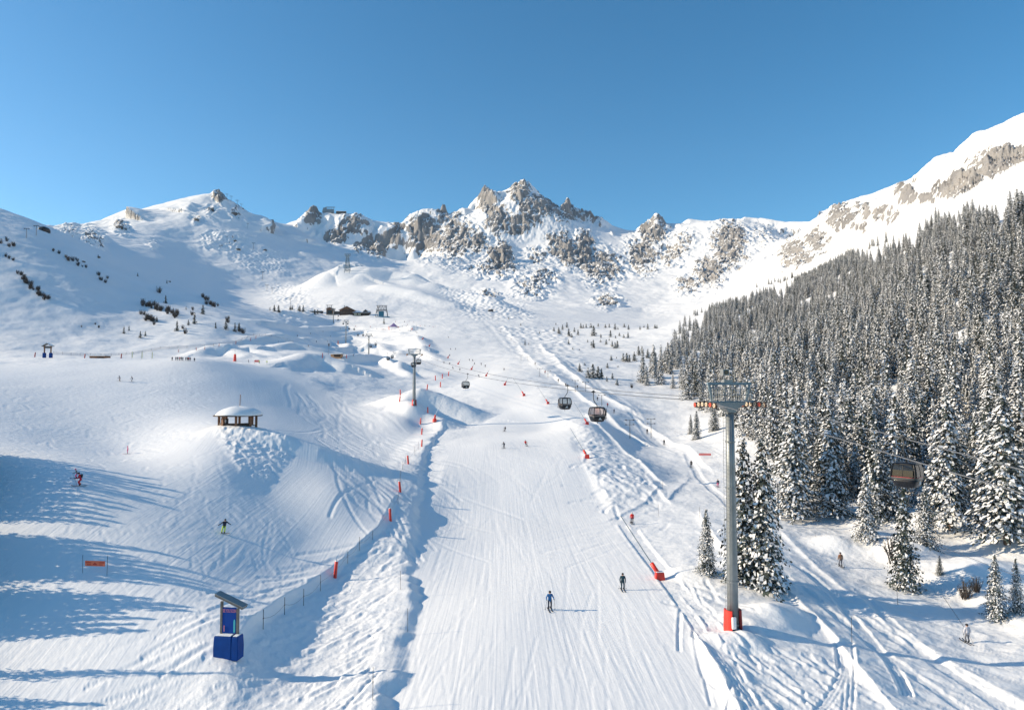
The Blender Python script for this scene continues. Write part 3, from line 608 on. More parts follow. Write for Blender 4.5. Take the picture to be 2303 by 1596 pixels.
# ------------------------------------------------------------------ conifers
def conifer_meshes(name, seed, H, wide, levels, per, clump, snow, cones=0.0, bare=0.05, frost=.5, taper=.76):
    """Trunk and crown meshes of one snow-laden conifer; drooping boughs of small needle tufts, snow lying on them."""
    rg_ = np.random.default_rng(seed); V = []; Fm = []; mi = []
    def quads(c, ax, ay, m):
        k = sum(len(v) for v in V); n = len(c)
        j = lambda: rg_.uniform(.25, 1.3, (n, 1))
        V.append(np.stack([c - ax * j() - ay * j() * .6, c + ax * j() - ay * j(), c + ax * j() * .7 + ay * j(), c - ax * j() + ay * j() * .8], 1).reshape(-1, 3)); Fm.append(np.arange(n * 4).reshape(n, 4) + k); mi.append(np.full(n, m))
    lobes = rg_.uniform(0, 6.28, 3)
    for i in range(levels):
        t = (i + rg_.uniform(-.3, .3)) / levels; z = H * (bare + (1 - bare) * max(0, t)); r = wide * H * (1 - t) ** taper * rg_.uniform(.8, 1.12) + .05
        nb = max(3, int(per * (1 - .5 * t) + rg_.uniform(0, 2)))
        az = rg_.uniform(0, 6.28) + np.arange(nb) * 6.28 / nb + rg_.normal(0, .25, nb)
        L = r * rg_.uniform(.62, 1.12, nb) * (1 + .16 * np.cos(2 * az + lobes[0]) + .12 * np.cos(3 * az + lobes[1] + 4 * t))
        for a, l in zip(az, L):
            ns = max(1, int(l / clump * .95)); q = (np.arange(ns) + rg_.uniform(.2, .9, ns)) / ns
            out = np.array([math.cos(a), math.sin(a), 0]); sd = np.array([-math.sin(a), math.cos(a), 0]); dr = rg_.uniform(.28, .5) + .25 * (1 - t)
            zz = z - dr * l * q ** 1.3 + .12 * l * q ** 3
            c = out * (l * q)[:, None] + sd * (rg_.normal(0, .22, ns) * l * q * .6)[:, None]; c[:, 2] = zz
            w = clump * rg_.uniform(.6, 1.15, ns)[:, None]
            tilt = rg_.uniform(.35, 1.0, ns)[:, None]
            ax = sd + out * rg_.normal(0, .35, ns)[:, None]; ay = out * (1 - .3 * tilt) - np.array([0, 0, 1]) * tilt
            fr = rg_.uniform(0, 1, ns) < frost
            for sel, m_ in ((fr, 3), (~fr, 0)):
                if sel.any(): quads(c[sel], (ax * w * .55)[sel], (ay * w * .7)[sel], m_)
            dz = rg_.uniform(.5, 1.3, ns)[:, None]
            quads(c - np.array([0, 0, 1.]) * w * .25, ax * w * .35 + out * w * .25, (sd * .3 - np.array([0, 0, 1.]) * dz) * w * .55, 0)
            kp = rg_.uniform(0, 1, ns) < snow * (.55 + .45 * q)
            if kp.any():
                n = int(kp.sum()); cs = c[kp] + np.array([0, 0, 1.]) * (w[kp] * .20) + out * (w[kp] * .22)
                quads(cs, (ax[kp] + rg_.normal(0, .2, (n, 3))) * w[kp] * rg_.uniform(.36, .66, (n, 1)), (ay[kp] * .9 + np.array([0, 0, -.25])) * w[kp] * rg_.uniform(.5, .95, (n, 1)), 1)
            if cones and t > .55 and rg_.uniform() < cones:
                quads(c[-1:] - np.array([[0, 0, .1]]), sd[None] * .10, np.array([[0, 0, -.16]]), 2)
    V = np.concatenate(V); Fq = np.concatenate(Fm); me = bpy.data.meshes.new(name + "_crown")
    me.vertices.add(len(V)); me.vertices.foreach_set("co", V.astype(np.float32).ravel()); me.loops.add(Fq.size); me.loops.foreach_set("vertex_index", Fq.ravel().astype(np.int32))
    me.polygons.add(len(Fq)); me.polygons.foreach_set("loop_start", np.arange(0, Fq.size, 4, dtype=np.int32)); me.polygons.foreach_set("material_index", np.concatenate(mi).astype(np.int32)); me.update(calc_edges=True)
    for m in (M['needle'], M['tsnow'], M['larch'], M['frost']): me.materials.append(m)
    b = MB(); b.tube([(0, 0, -.8), (0, 0, H * .3), (0, 0, H * .7), (0, 0, H * .99)], [H * .014 + .05, H * .011 + .03, H * .006 + .02, .015], 7)
    tm = bpy.data.meshes.new(name + "_trunk"); tm.from_pydata(b.v, [], b.f); tm.materials.append(M['bark'])
    return me, tm, H
KINDS = [conifer_meshes("conifer", 100 + i, 14, w, lv + 6, 10, .34, sn, 0, .04, .62 * sn) for i, (w, lv, sn) in enumerate(((.165, 34, .85), (.185, 32, .95), (.150, 36, .62), (.20, 33, .88), (.165, 34, .97), (.18, 31, .42), (.14, 38, .78)))]
BIG = [conifer_meshes("near_conifer", 200 + i, 14, w, 62, 13, .27, sn, c, b, fr_, .64) for i, (w, sn, c, b, fr_) in enumerate(((.178, .55, .5, .03, .35), (.176, .58, .5, .03, .35), (.20, .55, .1, .02, .4), (.215, .36, 0, .01, .2), (.18, .78, .1, .10, .5)))]
SMALL = [conifer_meshes("small_conifer", 300 + i, 7, w * 1.25, 20, 8, .45, sn, 0, .02, .2, .7) for i, (w, sn) in enumerate(((.20, .5), (.17, .42), (.23, .55)))]
def tree(kind, p, h, label, group=None, name="snowy_conifer", rz=None, cat="conifer", whole=False, sx=1.0):
    cm, tm, H = kind; s = h / H
    o = empty(name, p, random.uniform(0, 6.28) if rz is None else rz, label, cat, group); o.scale = (s * sx, s * sx, s)
    for nm, me in (("crown", cm), ("trunk", tm)):
        c = bpy.data.objects.new(nm, me); COL.objects.link(c); c.parent = o
    return o
def tree_px(kind, X, Y, hpx, label, group=None, d=None, **k):
    p = hit(X, Y) if d is None else at(X, Y, d)
    return tree(kind, (p.x, p.y, ground(p.x, p.y) - .1), hpx / F * p.y, label, group, **k)
near_trees = [
    (0, 1674, 1310, 326, "tall conifer with brown cones, the thinner twin just behind the big grey pylon", 1.0), (1, 1716, 1318, 332, "tall conifer with brown cones and wide skirt beside the big grey pylon", 1.12),
    (2, 1589, 1286, 142, "small conifer at the foot of the big grey pylon, between it and the piste", 1.0), (3, 2036, 1322, 228, "dark drooping conifer beside the drag lift track with a bare bush next to it", .95),
    (2, 2083, 1226, 140, "bushy conifer just behind the dark drooping one by the drag lift track", 1.1), (2, 2240, 1392, 146, "young conifer on the snowbank above the skier in white", 1.0), (2, 2287, 1378, 124, "smallest young conifer at the picture's edge beside another young one", .85),
    (3, 2113, 1291, 44, "knee-high snowed-in conifer behind the drooping tree", 1.2), (4, 1948, 1215, 150, "snow-plastered conifer leaning at the forest edge under the hanging cabin", 1.2), (4, 1868, 1160, 240, "broad conifer with white sagging boughs at the lower forest edge", 1.25),
    (4, 1786, 1165, 270, "full snowy conifer at the forest edge just behind the twin cone-bearing trees", 1.2), (4, 2136, 1190, 300, "tall conifer with a bare trunk showing below the hanging cabin", 1.15), (4, 2264, 1222, 330, "big snowy conifer by the clearing at the forest's lower corner", 1.25),
    (0, 1566, 987, 64, "small conifer standing alone beside the drag lift track, behind the pink banner", 1.2), (1, 1553, 975, 44, "slim conifer touching the lone small one by the drag lift", 1.0), (0, 1606, 968, 70, "snowy conifer just above the lone pair by the drag lift", 1.2)]
for k, X, Y, h, lab, sx in near_trees: tree_px(BIG[k], X, Y, h, lab, "conifers standing alone near the lifts", sx=sx)
# trees of the open ground below the bowl
for zx, zy, h in ((1195,400,45),(1215,335,25),(1245,425,70),(1285,385,55),(1330,365,60),(1350,450,85),(1380,465,45),(1408,410,50),(1445,440,60),(1475,370,60),(1500,370,40),(1530,365,45),(1580,365,50),(1608,450,110),(1655,355,40),(1683,470,45),(1730,365,45),(1770,360,40),(1783,460,75),(1830,385,70),(1860,385,30),(1925,360,45),(1965,470,65),(1970,385,55),(1875,450,40),(1920,470,40),(1835,475,35),(2090,385,45),(2170,380,60),(2130,365,30),(2245,370,45),(2265,372,40),(1348,535,50),(1585,550,45),(1605,575,90),(1680,515,35),(1738,540,60),(1770,500,30),(1800,560,60),(1830,580,70),(1855,575,80),(1545,515,30),(1790,705,60),(1845,685,25),(1462,815,85),(1515,755,35),(1550,885,110),(1600,885,150),(1655,890,130),(1690,890,110),(1750,780,55),(1860,775,25),(1803,900,70),(1745,925,60),(1850,960,70),(1390,590,25),(1460,600,20),(1915,715,90),(1950,720,100),(1980,720,80),(2030,710,100),(2075,650,100),(2110,630,80),(2170,680,100),(2210,740,120),(2250,745,130),(725,275,25),(850,345,30),(1045,425,25)):
    tree_px(random.choice(SMALL), (1200 + zx * .2632) / 1.2163, (800 + zy * .2632) / 1.2163, h * .2164, "small dark conifer scattered on the open snow below the rocky peaks", "small conifers on the open snow", name="small_conifer", sx=1.5)
for zx, zy, h, lab in ((895, 545, 60, "taller of two small conifers alone beside the ski run"), (935, 545, 35, "shorter of two small conifers alone beside the ski run")):
    tree_px(SMALL[1], (1200 + zx * .2632) / 1.2163, (800 + zy * .2632) / 1.2163, h * .2164, lab, name="small_conifer")
DARKS = [conifer_meshes("dark_conifer", 400 + i, 7, w * 1.2, 20, 8, .45, .10, 0, .02, .05, .7) for i, w in enumerate((.21, .18))]
for zx, zy, h in ((965,1230,60),(1005,1208,40),(1093,1265,55),(1132,1250,40),(1378,1210,80),(1515,1155,90),(1468,1165,45),(1580,1080,75),(1290,995,65),(1350,1065,40),(1222,1140,45),(1450,1045,30),(1760,1200,75),(1830,1215,70),(1862,1215,70),(1680,1190,50),(1172,1000,28),(1300,840,28),(1072,785,28),(765,645,30)):
    tree_px(random.choice(DARKS), .2885 * zx, 394.6 + .2885 * zy, h * .2885, "dark green conifer on the shaded snow slope", "dark conifers of the shaded slope", name="dark_conifer", sx=1.3)
for zx, zy, h in ((145,258,35),(190,270,70),(235,278,75),(355,255,50),(375,255,50),(455,270,65),(490,275,70),(440,262,40),(610,300,55),(640,298,50)):
    tree_px(random.choice(DARKS), (700 + zx * .2632) / 1.2163, (780 + zy * .2632) / 1.2163, h * .2164, "small conifer on the crest beside the mountain restaurant", "conifers beside the restaurant", name="dark_conifer", sx=1.4)
tree_px(SMALL[0], 863, 728, 14, "lone round conifer just below the blue cable car station", name="small_conifer")

# the forest on the sunny slope
FOREST = [(1478, 800), (1540, 745), (1600, 715), (1660, 688), (1720, 664), (1790, 640), (1870, 604), (1990, 566), (2110, 520), (2230, 480), (2420, 430), (2420, 1230), (2260, 1215), (2210, 1180), (2140, 1160), (2080, 1120), (2040, 1150), (1950, 1180), (1860, 1140), (1780, 1140), (1745, 1030), (1690, 985), (1640, 965), (1600, 930), (1540, 905), (1470, 885), (1440, 860)]
fx = []
for gy in np.arange(95, 1000, 5.4):
    sp = 5.4 if gy < 400 else 6.0
    for gx in np.arange(25, 0.86 * gy + 10, sp): fx.append((gx + random.uniform(-2.1, 2.1), gy + random.uniform(-2.1, 2.1)))
fx = np.array(fx); fz = zgrid(fx[:, 0], fx[:, 1]); FXp, FYp = project(fx[:, 0], fx[:, 1], fz)
FYp2 = FYp + 13 * np.sin(FXp / 41.0) + 8 * np.sin(FXp / 15.0) + RNG.normal(0, 5, len(FXp))
inside = inpoly(FXp, FYp2, FOREST)
dens = np.clip((FXp - 1430) / 200, .25, 1) * np.where(inpoly(FXp, FYp, [(1600, 900), (1660, 860), (1700, 870), (1640, 930)]), .1, 1) * np.where(inpoly(FXp, FYp, [(1500, 860), (1560, 800), (1650, 760), (1660, 775), (1570, 830), (1520, 880)]), .35, 1)
dens *= np.where(perlin(fx[:, 0] / 40, fx[:, 1] / 40, 501) < -.32, .2, 1.0) * .93
dens = np.where(inpoly(FXp, FYp2 - 24, FOREST) | (FYp > 800), dens, dens * .5)
keep = inside & (RNG.uniform(0, 1, len(fx)) < dens)
T = [(x, y, z, (10 + 7.5 * random.random() ** 1.2 if y < 420 else 9 + 6 * random.random()) * (.58 if random.random() < .16 else 1)) for (x, y), z in zip(fx[keep], fz[keep])]
# bands of trees along the upper edge
for X0, Y0, X1, Y1, n in ((1560, 712, 1700, 668, 14), (1700, 650, 1790, 622, 12), (1770, 640, 1850, 612, 9), (1840, 612, 1880, 590, 6), (1880, 585, 1925, 570, 5), (1950, 560, 2000, 548, 5)):
    for k in range(n):
        t = random.random(); p = hit(X0 + (X1 - X0) * t, Y0 + (Y1 - Y0) * t + random.uniform(-5, 5)); T.append((p.x, p.y, p.z, random.uniform(8, 13)))
T.sort(key=lambda q: -(q[3] / q[1]) * (1 if abs(q[0] / q[1]) < .78 else .01))
NI = 205
for x, y, z, h in T[:NI]:
    near = y < 150
    tree(random.choice(BIG[2:] if near and random.random() < .75 else KINDS), (x, y, z - .1), h, "snow covered conifer in the front ranks of the dense forest", "conifers in the front of the forest", name="snowy_conifer", sx=random.uniform(1.05, 1.4))
def scatter(name, pts, kinds, label):
    """One object that instances conifers on its vertices (geometry nodes): the mass of the wood farther off."""
    me = bpy.data.meshes.new(name); me.from_pydata([p[:3] for p in pts], [], []); n = len(pts)
    for nm, typ, val in (("th", 'FLOAT', [p[3] / 14 for p in pts]), ("rz", 'FLOAT', [random.uniform(0, 6.28) for _ in pts]), ("vi", 'INT', [random.randrange(len(kinds)) for _ in pts])):
        a = me.attributes.new(nm, typ, 'POINT'); a.data.foreach_set("value", val)
    o = bpy.data.objects.new(name, me); COL.objects.link(o)
    ng = bpy.data.node_groups.new(name, 'GeometryNodeTree'); ng.interface.new_socket("Geometry", in_out='INPUT', socket_type='NodeSocketGeometry'); ng.interface.new_socket("Geometry", in_out='OUTPUT', socket_type='NodeSocketGeometry')
    gi = ng.nodes.new("NodeGroupInput"); go = ng.nodes.new("NodeGroupOutput"); ip = ng.nodes.new("GeometryNodeInstanceOnPoints"); L = ng.links.new
    gt = ng.nodes.new("GeometryNodeGeometryToInstance")
    for k in reversed(kinds):
        oi_ = ng.nodes.new("GeometryNodeObjectInfo"); oi_.inputs['Object'].default_value = k; L(oi_.outputs['Geometry'], gt.inputs[0])
    def attr(nm, t):
        a = ng.nodes.new("GeometryNodeInputNamedAttribute"); a.data_type = t; a.inputs[0].default_value = nm; return a.outputs[0]
    L(gi.outputs[0], ip.inputs['Points']); L(gt.outputs[0], ip.inputs['Instance']); ip.inputs['Pick Instance'].default_value = True; L(attr("vi", 'INT'), ip.inputs['Instance Index'])
    cx_ = ng.nodes.new("ShaderNodeCombineXYZ"); L(attr("rz", 'FLOAT'), cx_.inputs[2]); L(cx_.outputs[0], ip.inputs['Rotation']); L(attr("th", 'FLOAT'), ip.inputs['Scale']); L(ip.outputs[0], go.inputs[0])
    mo = o.modifiers.new("scatter", 'NODES'); mo.node_group = ng
    tag(o, label, None, None, "stuff"); return o
PROT = []
for k, (cm, tm, H) in enumerate(KINDS):
    bm = bmesh.new(); bm.from_mesh(cm); n0 = len(bm.faces); bm.from_mesh(tm); bm.faces.ensure_lookup_table()
    for f in bm.faces[n0:]: f.material_index = 4
    me = bpy.data.meshes.new("whole_conifer"); bm.to_mesh(me); bm.free()
    for m in (M['needle'], M['tsnow'], M['larch'], M['frost'], M['bark']): me.materials.append(m)
    me.transform(Matrix.Scale(1.28, 4, (1, 0, 0)) @ Matrix.Scale(1.28, 4, (0, 1, 0)))
    PROT.append(bpy.data.objects.new("whole_conifer", me))       # not linked to the scene: only drawn through the forest
forest = scatter("forest", [(x, y, z - .1, h) for x, y, z, h in T[NI:]], PROT, "mass of snow-dusted conifers covering the slope behind the front ranks")
# the trees whose long shadows lie over the near run stand just outside the frame
SHADE = [(-.765 * d - 2.5 - 2 * random.random(), d, random.uniform(6.5, 9.5), 1.7) for d in np.arange(77, 99, 1.25)] + [(-.77 * d - 5 - 5 * random.random(), d, random.uniform(8, 10.5), 1.5) for d in np.arange(65.5, 73, .9)] + [(-.77 * d - 4 - 4 * random.random(), d, random.uniform(7, 9.5), 1.5) for d in np.arange(57.2, 63, .9)] + [(-44.5, 51.6, 9.5, .7), (-42, 46.8, 6, 1.6), (-43, 48.2, 5.5, 1.5), (-42.5, 45.4, 7, 1.5)]
for x, y, h, w in SHADE:
    tree(random.choice(KINDS), (x, y, ground(x, y) - .1), h, "conifer of the wood beside the run, seen only by its long shadow", "conifers shading the near run", sx=w)
# bare shrubs of the shaded slope
def shrub_mesh(seed):
    rg_ = random.Random(seed); b = MB()
    for i in range(46):
        a = rg_.uniform(0, 6.28); r = rg_.uniform(.1, 1.0); p = Vector((math.cos(a) * r * .6, math.sin(a) * r * .6, -.1)); q = Vector((math.cos(a) * r * 1.4, math.sin(a) * r * 1.4, rg_.uniform(.6, 2.3)))
        b.tube([p, (p + q) / 2 + Vector((0, 0, .25)), q], [.045, .035, .02], 3, cap=False)
        for k in range(3):
            s = q.lerp(p, rg_.uniform(0, .6)); e = s + Vector((rg_.uniform(-.5, .5), rg_.uniform(-.5, .5), rg_.uniform(.1, .5))); b.tube([s, e], [.03, .012], 3, cap=False)
    me = bpy.data.meshes.new("shrub"); me.from_pydata(b.v, [], b.f); me.materials.append(M['twig']); return me
SHR = [shrub_mesh(i) for i in range(4)]
def shrub(X, Y, s, label="bare dark shrub poking from the shaded snow slope", group="bare shrubs of the shaded slope", d=None):
    p = hit(X, Y); o = bpy.data.objects.new("bare_shrub", random.choice(SHR)); COL.objects.link(o); o.location = (p.x, p.y, p.z); o.scale = (s * .75, s * .75, s); o.rotation_euler.z = random.uniform(0, 6.28); tag(o, label, "shrub", group)
for (x0, y0, x1, y1), n, s in (((1120,1000,1400,1105),30,1.6), ((1110,1090,1200,1155),12,1.6), ((1570,960,1690,1025),14,1.8), ((140,770,360,975),34,1.4), ((500,645,625,700),6,1.7), ((735,775,850,830),6,1.5), ((390,595,500,622),4,1.3), ((5,510,130,565),5,1.6), ((50,625,100,655),3,1.5), ((1735,1120,1800,1140),3,1.5), ((1390,1205,1440,1220),2,1.6), ((1480,1050,1520,1090),2,1.8), ((610,1180,800,1170),3,.8), ((1880,1210,1920,1225),3,1.6), ((1255,900,1275,935),1,2.2), ((560,640,700,745),4,1.2)):
    for k in range(n):
        t = (k + random.uniform(.1, .9)) / n; shrub(.2885 * (x0 + (x1 - x0) * t + random.uniform(-22, 22)), 394.6 + .2885 * (y0 + (y1 - y0) * t + random.uniform(-16, 16)), s * random.uniform(.7, 1.15))
for X, Y, s, lab in ((2012, 1265, 1.6, "bare twiggy bush touching the dark drooping conifer"), (2170, 1345, 1.0, "low bare bush on the snowbank above the skier in white"), (2195, 1330, .8, "tiny bare bush beside the young conifers"), (1790, 1005, 1.2, "bare bush at the forest edge above the clearing"), (1420, 872, 1.0, "low bush beside the trees near the drag lift")):
    shrub(X, Y, s, lab, None)
# ------------------------------------------------------------------ gondola line
LINE = [(19.4, 61.0), (-33.0, 231.0), (-105.0, 500.0), (-156.0, 640.0), (-210.0, 800.0)]     # tower feet
HEADZ = [20.75, 33.2, 59.5, 83.5, 113.0]                                                        # height of the ropes there
GAUGE = 2.5
def line_center(d):
    if d < LINE[0][1]: a, b = LINE[0], LINE[1]
    else:
        k = min(max(i for i in range(5) if LINE[i][1] <= d), 3); a, b = LINE[k], LINE[k + 1]
    t = (d - a[1]) / (b[1] - a[1]); dx, dy = b[0] - a[0], b[1] - a[1]; l = math.hypot(dx, dy)
    return a[0] + dx * t, Vector((dy / l, -dx / l, 0)), math.atan2(-dx, dy)
SAG = [2.3, 4.5, 1.5, 2.0]
def rope_z(d):
    if d < LINE[0][1]: return HEADZ[0] - .135 * (LINE[0][1] - d) - .0006 * (LINE[0][1] - d) ** 2
    k = max(i for i in range(5) if LINE[i][1] <= d); k = min(k, 3)
    t = (d - LINE[k][1]) / (LINE[k + 1][1] - LINE[k][1]); return HEADZ[k] + (HEADZ[k + 1] - HEADZ[k]) * t - 4 * SAG[k] * t * (1 - t) * (1 if t <= 1 else 0)
def rope_point(d, side):
    x, n, a = line_center(d); return Vector((x, d, rope_z(d))) + n * GAUGE * side, a
for side, lab in ((-1, "long steel haul rope strung along the uphill sides of the gondola pylons"), (1, "second steel haul rope strung on the forest side of the gondola pylons")):
    b = MB(); pts = [rope_point(d, side)[0] for d in [-45, -20, 0, 20, 35, 48, 61] + list(np.linspace(70, 231, 18)) + list(np.linspace(245, 500, 18)) + list(np.linspace(512, 640, 9)) + list(np.linspace(655, 800, 9)) + [860]]
    b.tube(pts, .04, 5); tag(b.build("haul_rope", M['cable']), lab, "cable")
def gondola_tower(i, label):
    x, y = LINE[i]; _, _, a = line_center(y + .01); z0 = ground(x, y) - .4; H = HEADZ[i] - z0; r0, r1 = (.50, .36) if i == 0 else (.50, .36)
    o = empty("gondola_tower", (x, y, z0), a, label, "lift pylon", "gondola pylons")
    b = MB(); b.tube([(0, 0, 0), (0, 0, H * .35), (0, 0, H * .7), (0, 0, H - .9)], [r0, r0 * .93, r1 * 1.1, r1], 28); po = b.build("pole", M['galv'], o, True)
    b = MB()
    for k in (.04, .22, .43, .62, .82): b.tube([(0, 0, H * k), (0, 0, H * k + .12)], [r0 * (1 - k * .25) + .05] * 2, 28)
    b.build("flange", M['galv'], po)
    b = MB(); b.loft([[(sx, sy, z) for sx, sy in ((-w, -.42), (w, -.42), (w, .42), (-w, .42))] for w, z in ((r1 * 1.02, H - 1.0), (r1 * 1.3, H - .75), (1.35, H - .25), (1.4, H - .12))]); b.build("bracket", M['galv'], o)
    b = MB(); b.box((0, 0, H - .05), (4.6, .75, .10)); b.build("walkway", M['steel'], o)
    b = MB(); b.box((0, 0, H + 1.55), (4.5, .22, .22)); tb = b.build("crossbeam", M['steel'], o)
    for s in (-1, 1):
        b = MB(); b.tube([(s * 2.1, 0, H + 1.45), (s * 1.75, 0, H - .05)], .12, 6); b.tube([(s * 1.55, 0, H + 1.45), (s * 2.1, 0, H + .9)], .06, 5); b.build("strut", M['steel'], o)
        b = MB()
        for yy in (-.38, .38):
            for zz in (.55, 1.05): b.tube([(s * .45, yy, H + zz), (s * 2.0, yy, H + zz)], .028, 5)
            for k in range(5): b.tube([(s * (.45 + k * .38), yy, H), (s * (.45 + k * .38), yy, H + 1.05)], .028, 5)
        b.build("railing", M['galv'], o)
        b = MB(); b.box((s * GAUGE, 0, -.36 + H), (.14, 3.4, .16)); b.box((s * GAUGE, 0, H - .16), (.20, .5, .3)); b.box((s * 2.45, 0, H - .02), (.6, .3, .12)); sb = b.build("sheave_beam", M['darksteel'], o)
        for k in range(6):
            yy = -1.5 + k * .6; zz = H - .04 - .30 * ((k - 2.5) / 2.5) ** 2 * .3
            b = MB()
            b.tube([(s * GAUGE - .09, yy, zz - .22), (s * GAUGE + .09, yy, zz - .22)], .24, 18, 0); b.tube([(s * GAUGE - .12, yy, zz - .22), (s * GAUGE + .12, yy, zz - .22)], .175, 16, 1); b.tube([(s * GAUGE - .14, yy, zz - .22), (s * GAUGE + .14, yy, zz - .22)], .06, 8, 2)
            b.build("sheave", [M['rubber'], M['sheave_r'] if k in (1, 5) else M['sheave_w'], M['darksteel']], sb)
    b = MB()
    for k in range(int(H / .32)): b.tube([(-r0 - .12, -.2, .6 + k * .32), (-r0 - .12, .2, .6 + k * .32)], .012, 4)
    for yy in (-.2, .2): b.tube([(-r0 - .12, yy, .4), (-r0 - .05, yy, H)], .02, 4)
    b.build("ladder", M['galv'], o)
    if i == 0:
        b = MB(); b.box((-.55, -.1, H + 2.55), (.62, .5, .55), mi=0); b.tube([(-.55, -.36, H + 2.55), (-.55, -.42, H + 2.55)], .2, 14, 1); b.tube([(-.55, 0, H + 1.65), (-.55, 0, H + 2.3)], .06, 6); b.build("floodlight", [M['galv'], M['darkglass']], o)
        b = MB(); b.tube([(.55, 0, H + 1.6), (.55, 0, H + 3.2)], .025, 5); b.build("antenna", M['galv'], o)
        b = MB(); b.tube([(-.3, .1, H), (-.45, .1, H + 1.8)], .05, 6); b.tube([(.1, .1, H), (.1, .1, H + 1.8)], .05, 6); b.box((-.15, .1, H + 1.75), (.9, .4, .3)); b.build("cable_post", M['galv'], o)
    if i < 2:
        for s in (-1, 1):
            rings = []
            for z, k in ((.05, .9), (.8, .88), (1.5, .8), (2.1, .74)):
                ang = [R(q) for q in range(-52, 53, 13)]; base = math.pi if s < 0 else 0; rr = r0 + .34 * k
                rings.append([(math.cos(base + q) * rr, math.sin(base + q) * rr, z) for q in ang] + [(math.cos(base + q) * (rr - .2), math.sin(base + q) * (rr - .2), z) for q in reversed(ang)])
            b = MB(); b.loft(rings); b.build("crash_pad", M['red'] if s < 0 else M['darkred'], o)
        b = MB(); b.box((-.35, -r0 - .16, 1.15), (.36, .24, 1.0)); b.build("control_box", M['white'], o, bevel=.03)
    return o
for i, lab in enumerate(("big grey gondola pylon with red crash pads at its foot, beside the twin conifers", "gondola pylon on the snow mound at the piste edge, two cabins passing it", "gondola pylon in the snow park with a cabin passing its pole", "tall thin gondola pylon above the snow park kiosk", "gondola pylon on the slope just below the mountain restaurant")):
    gondola_tower(i, lab)

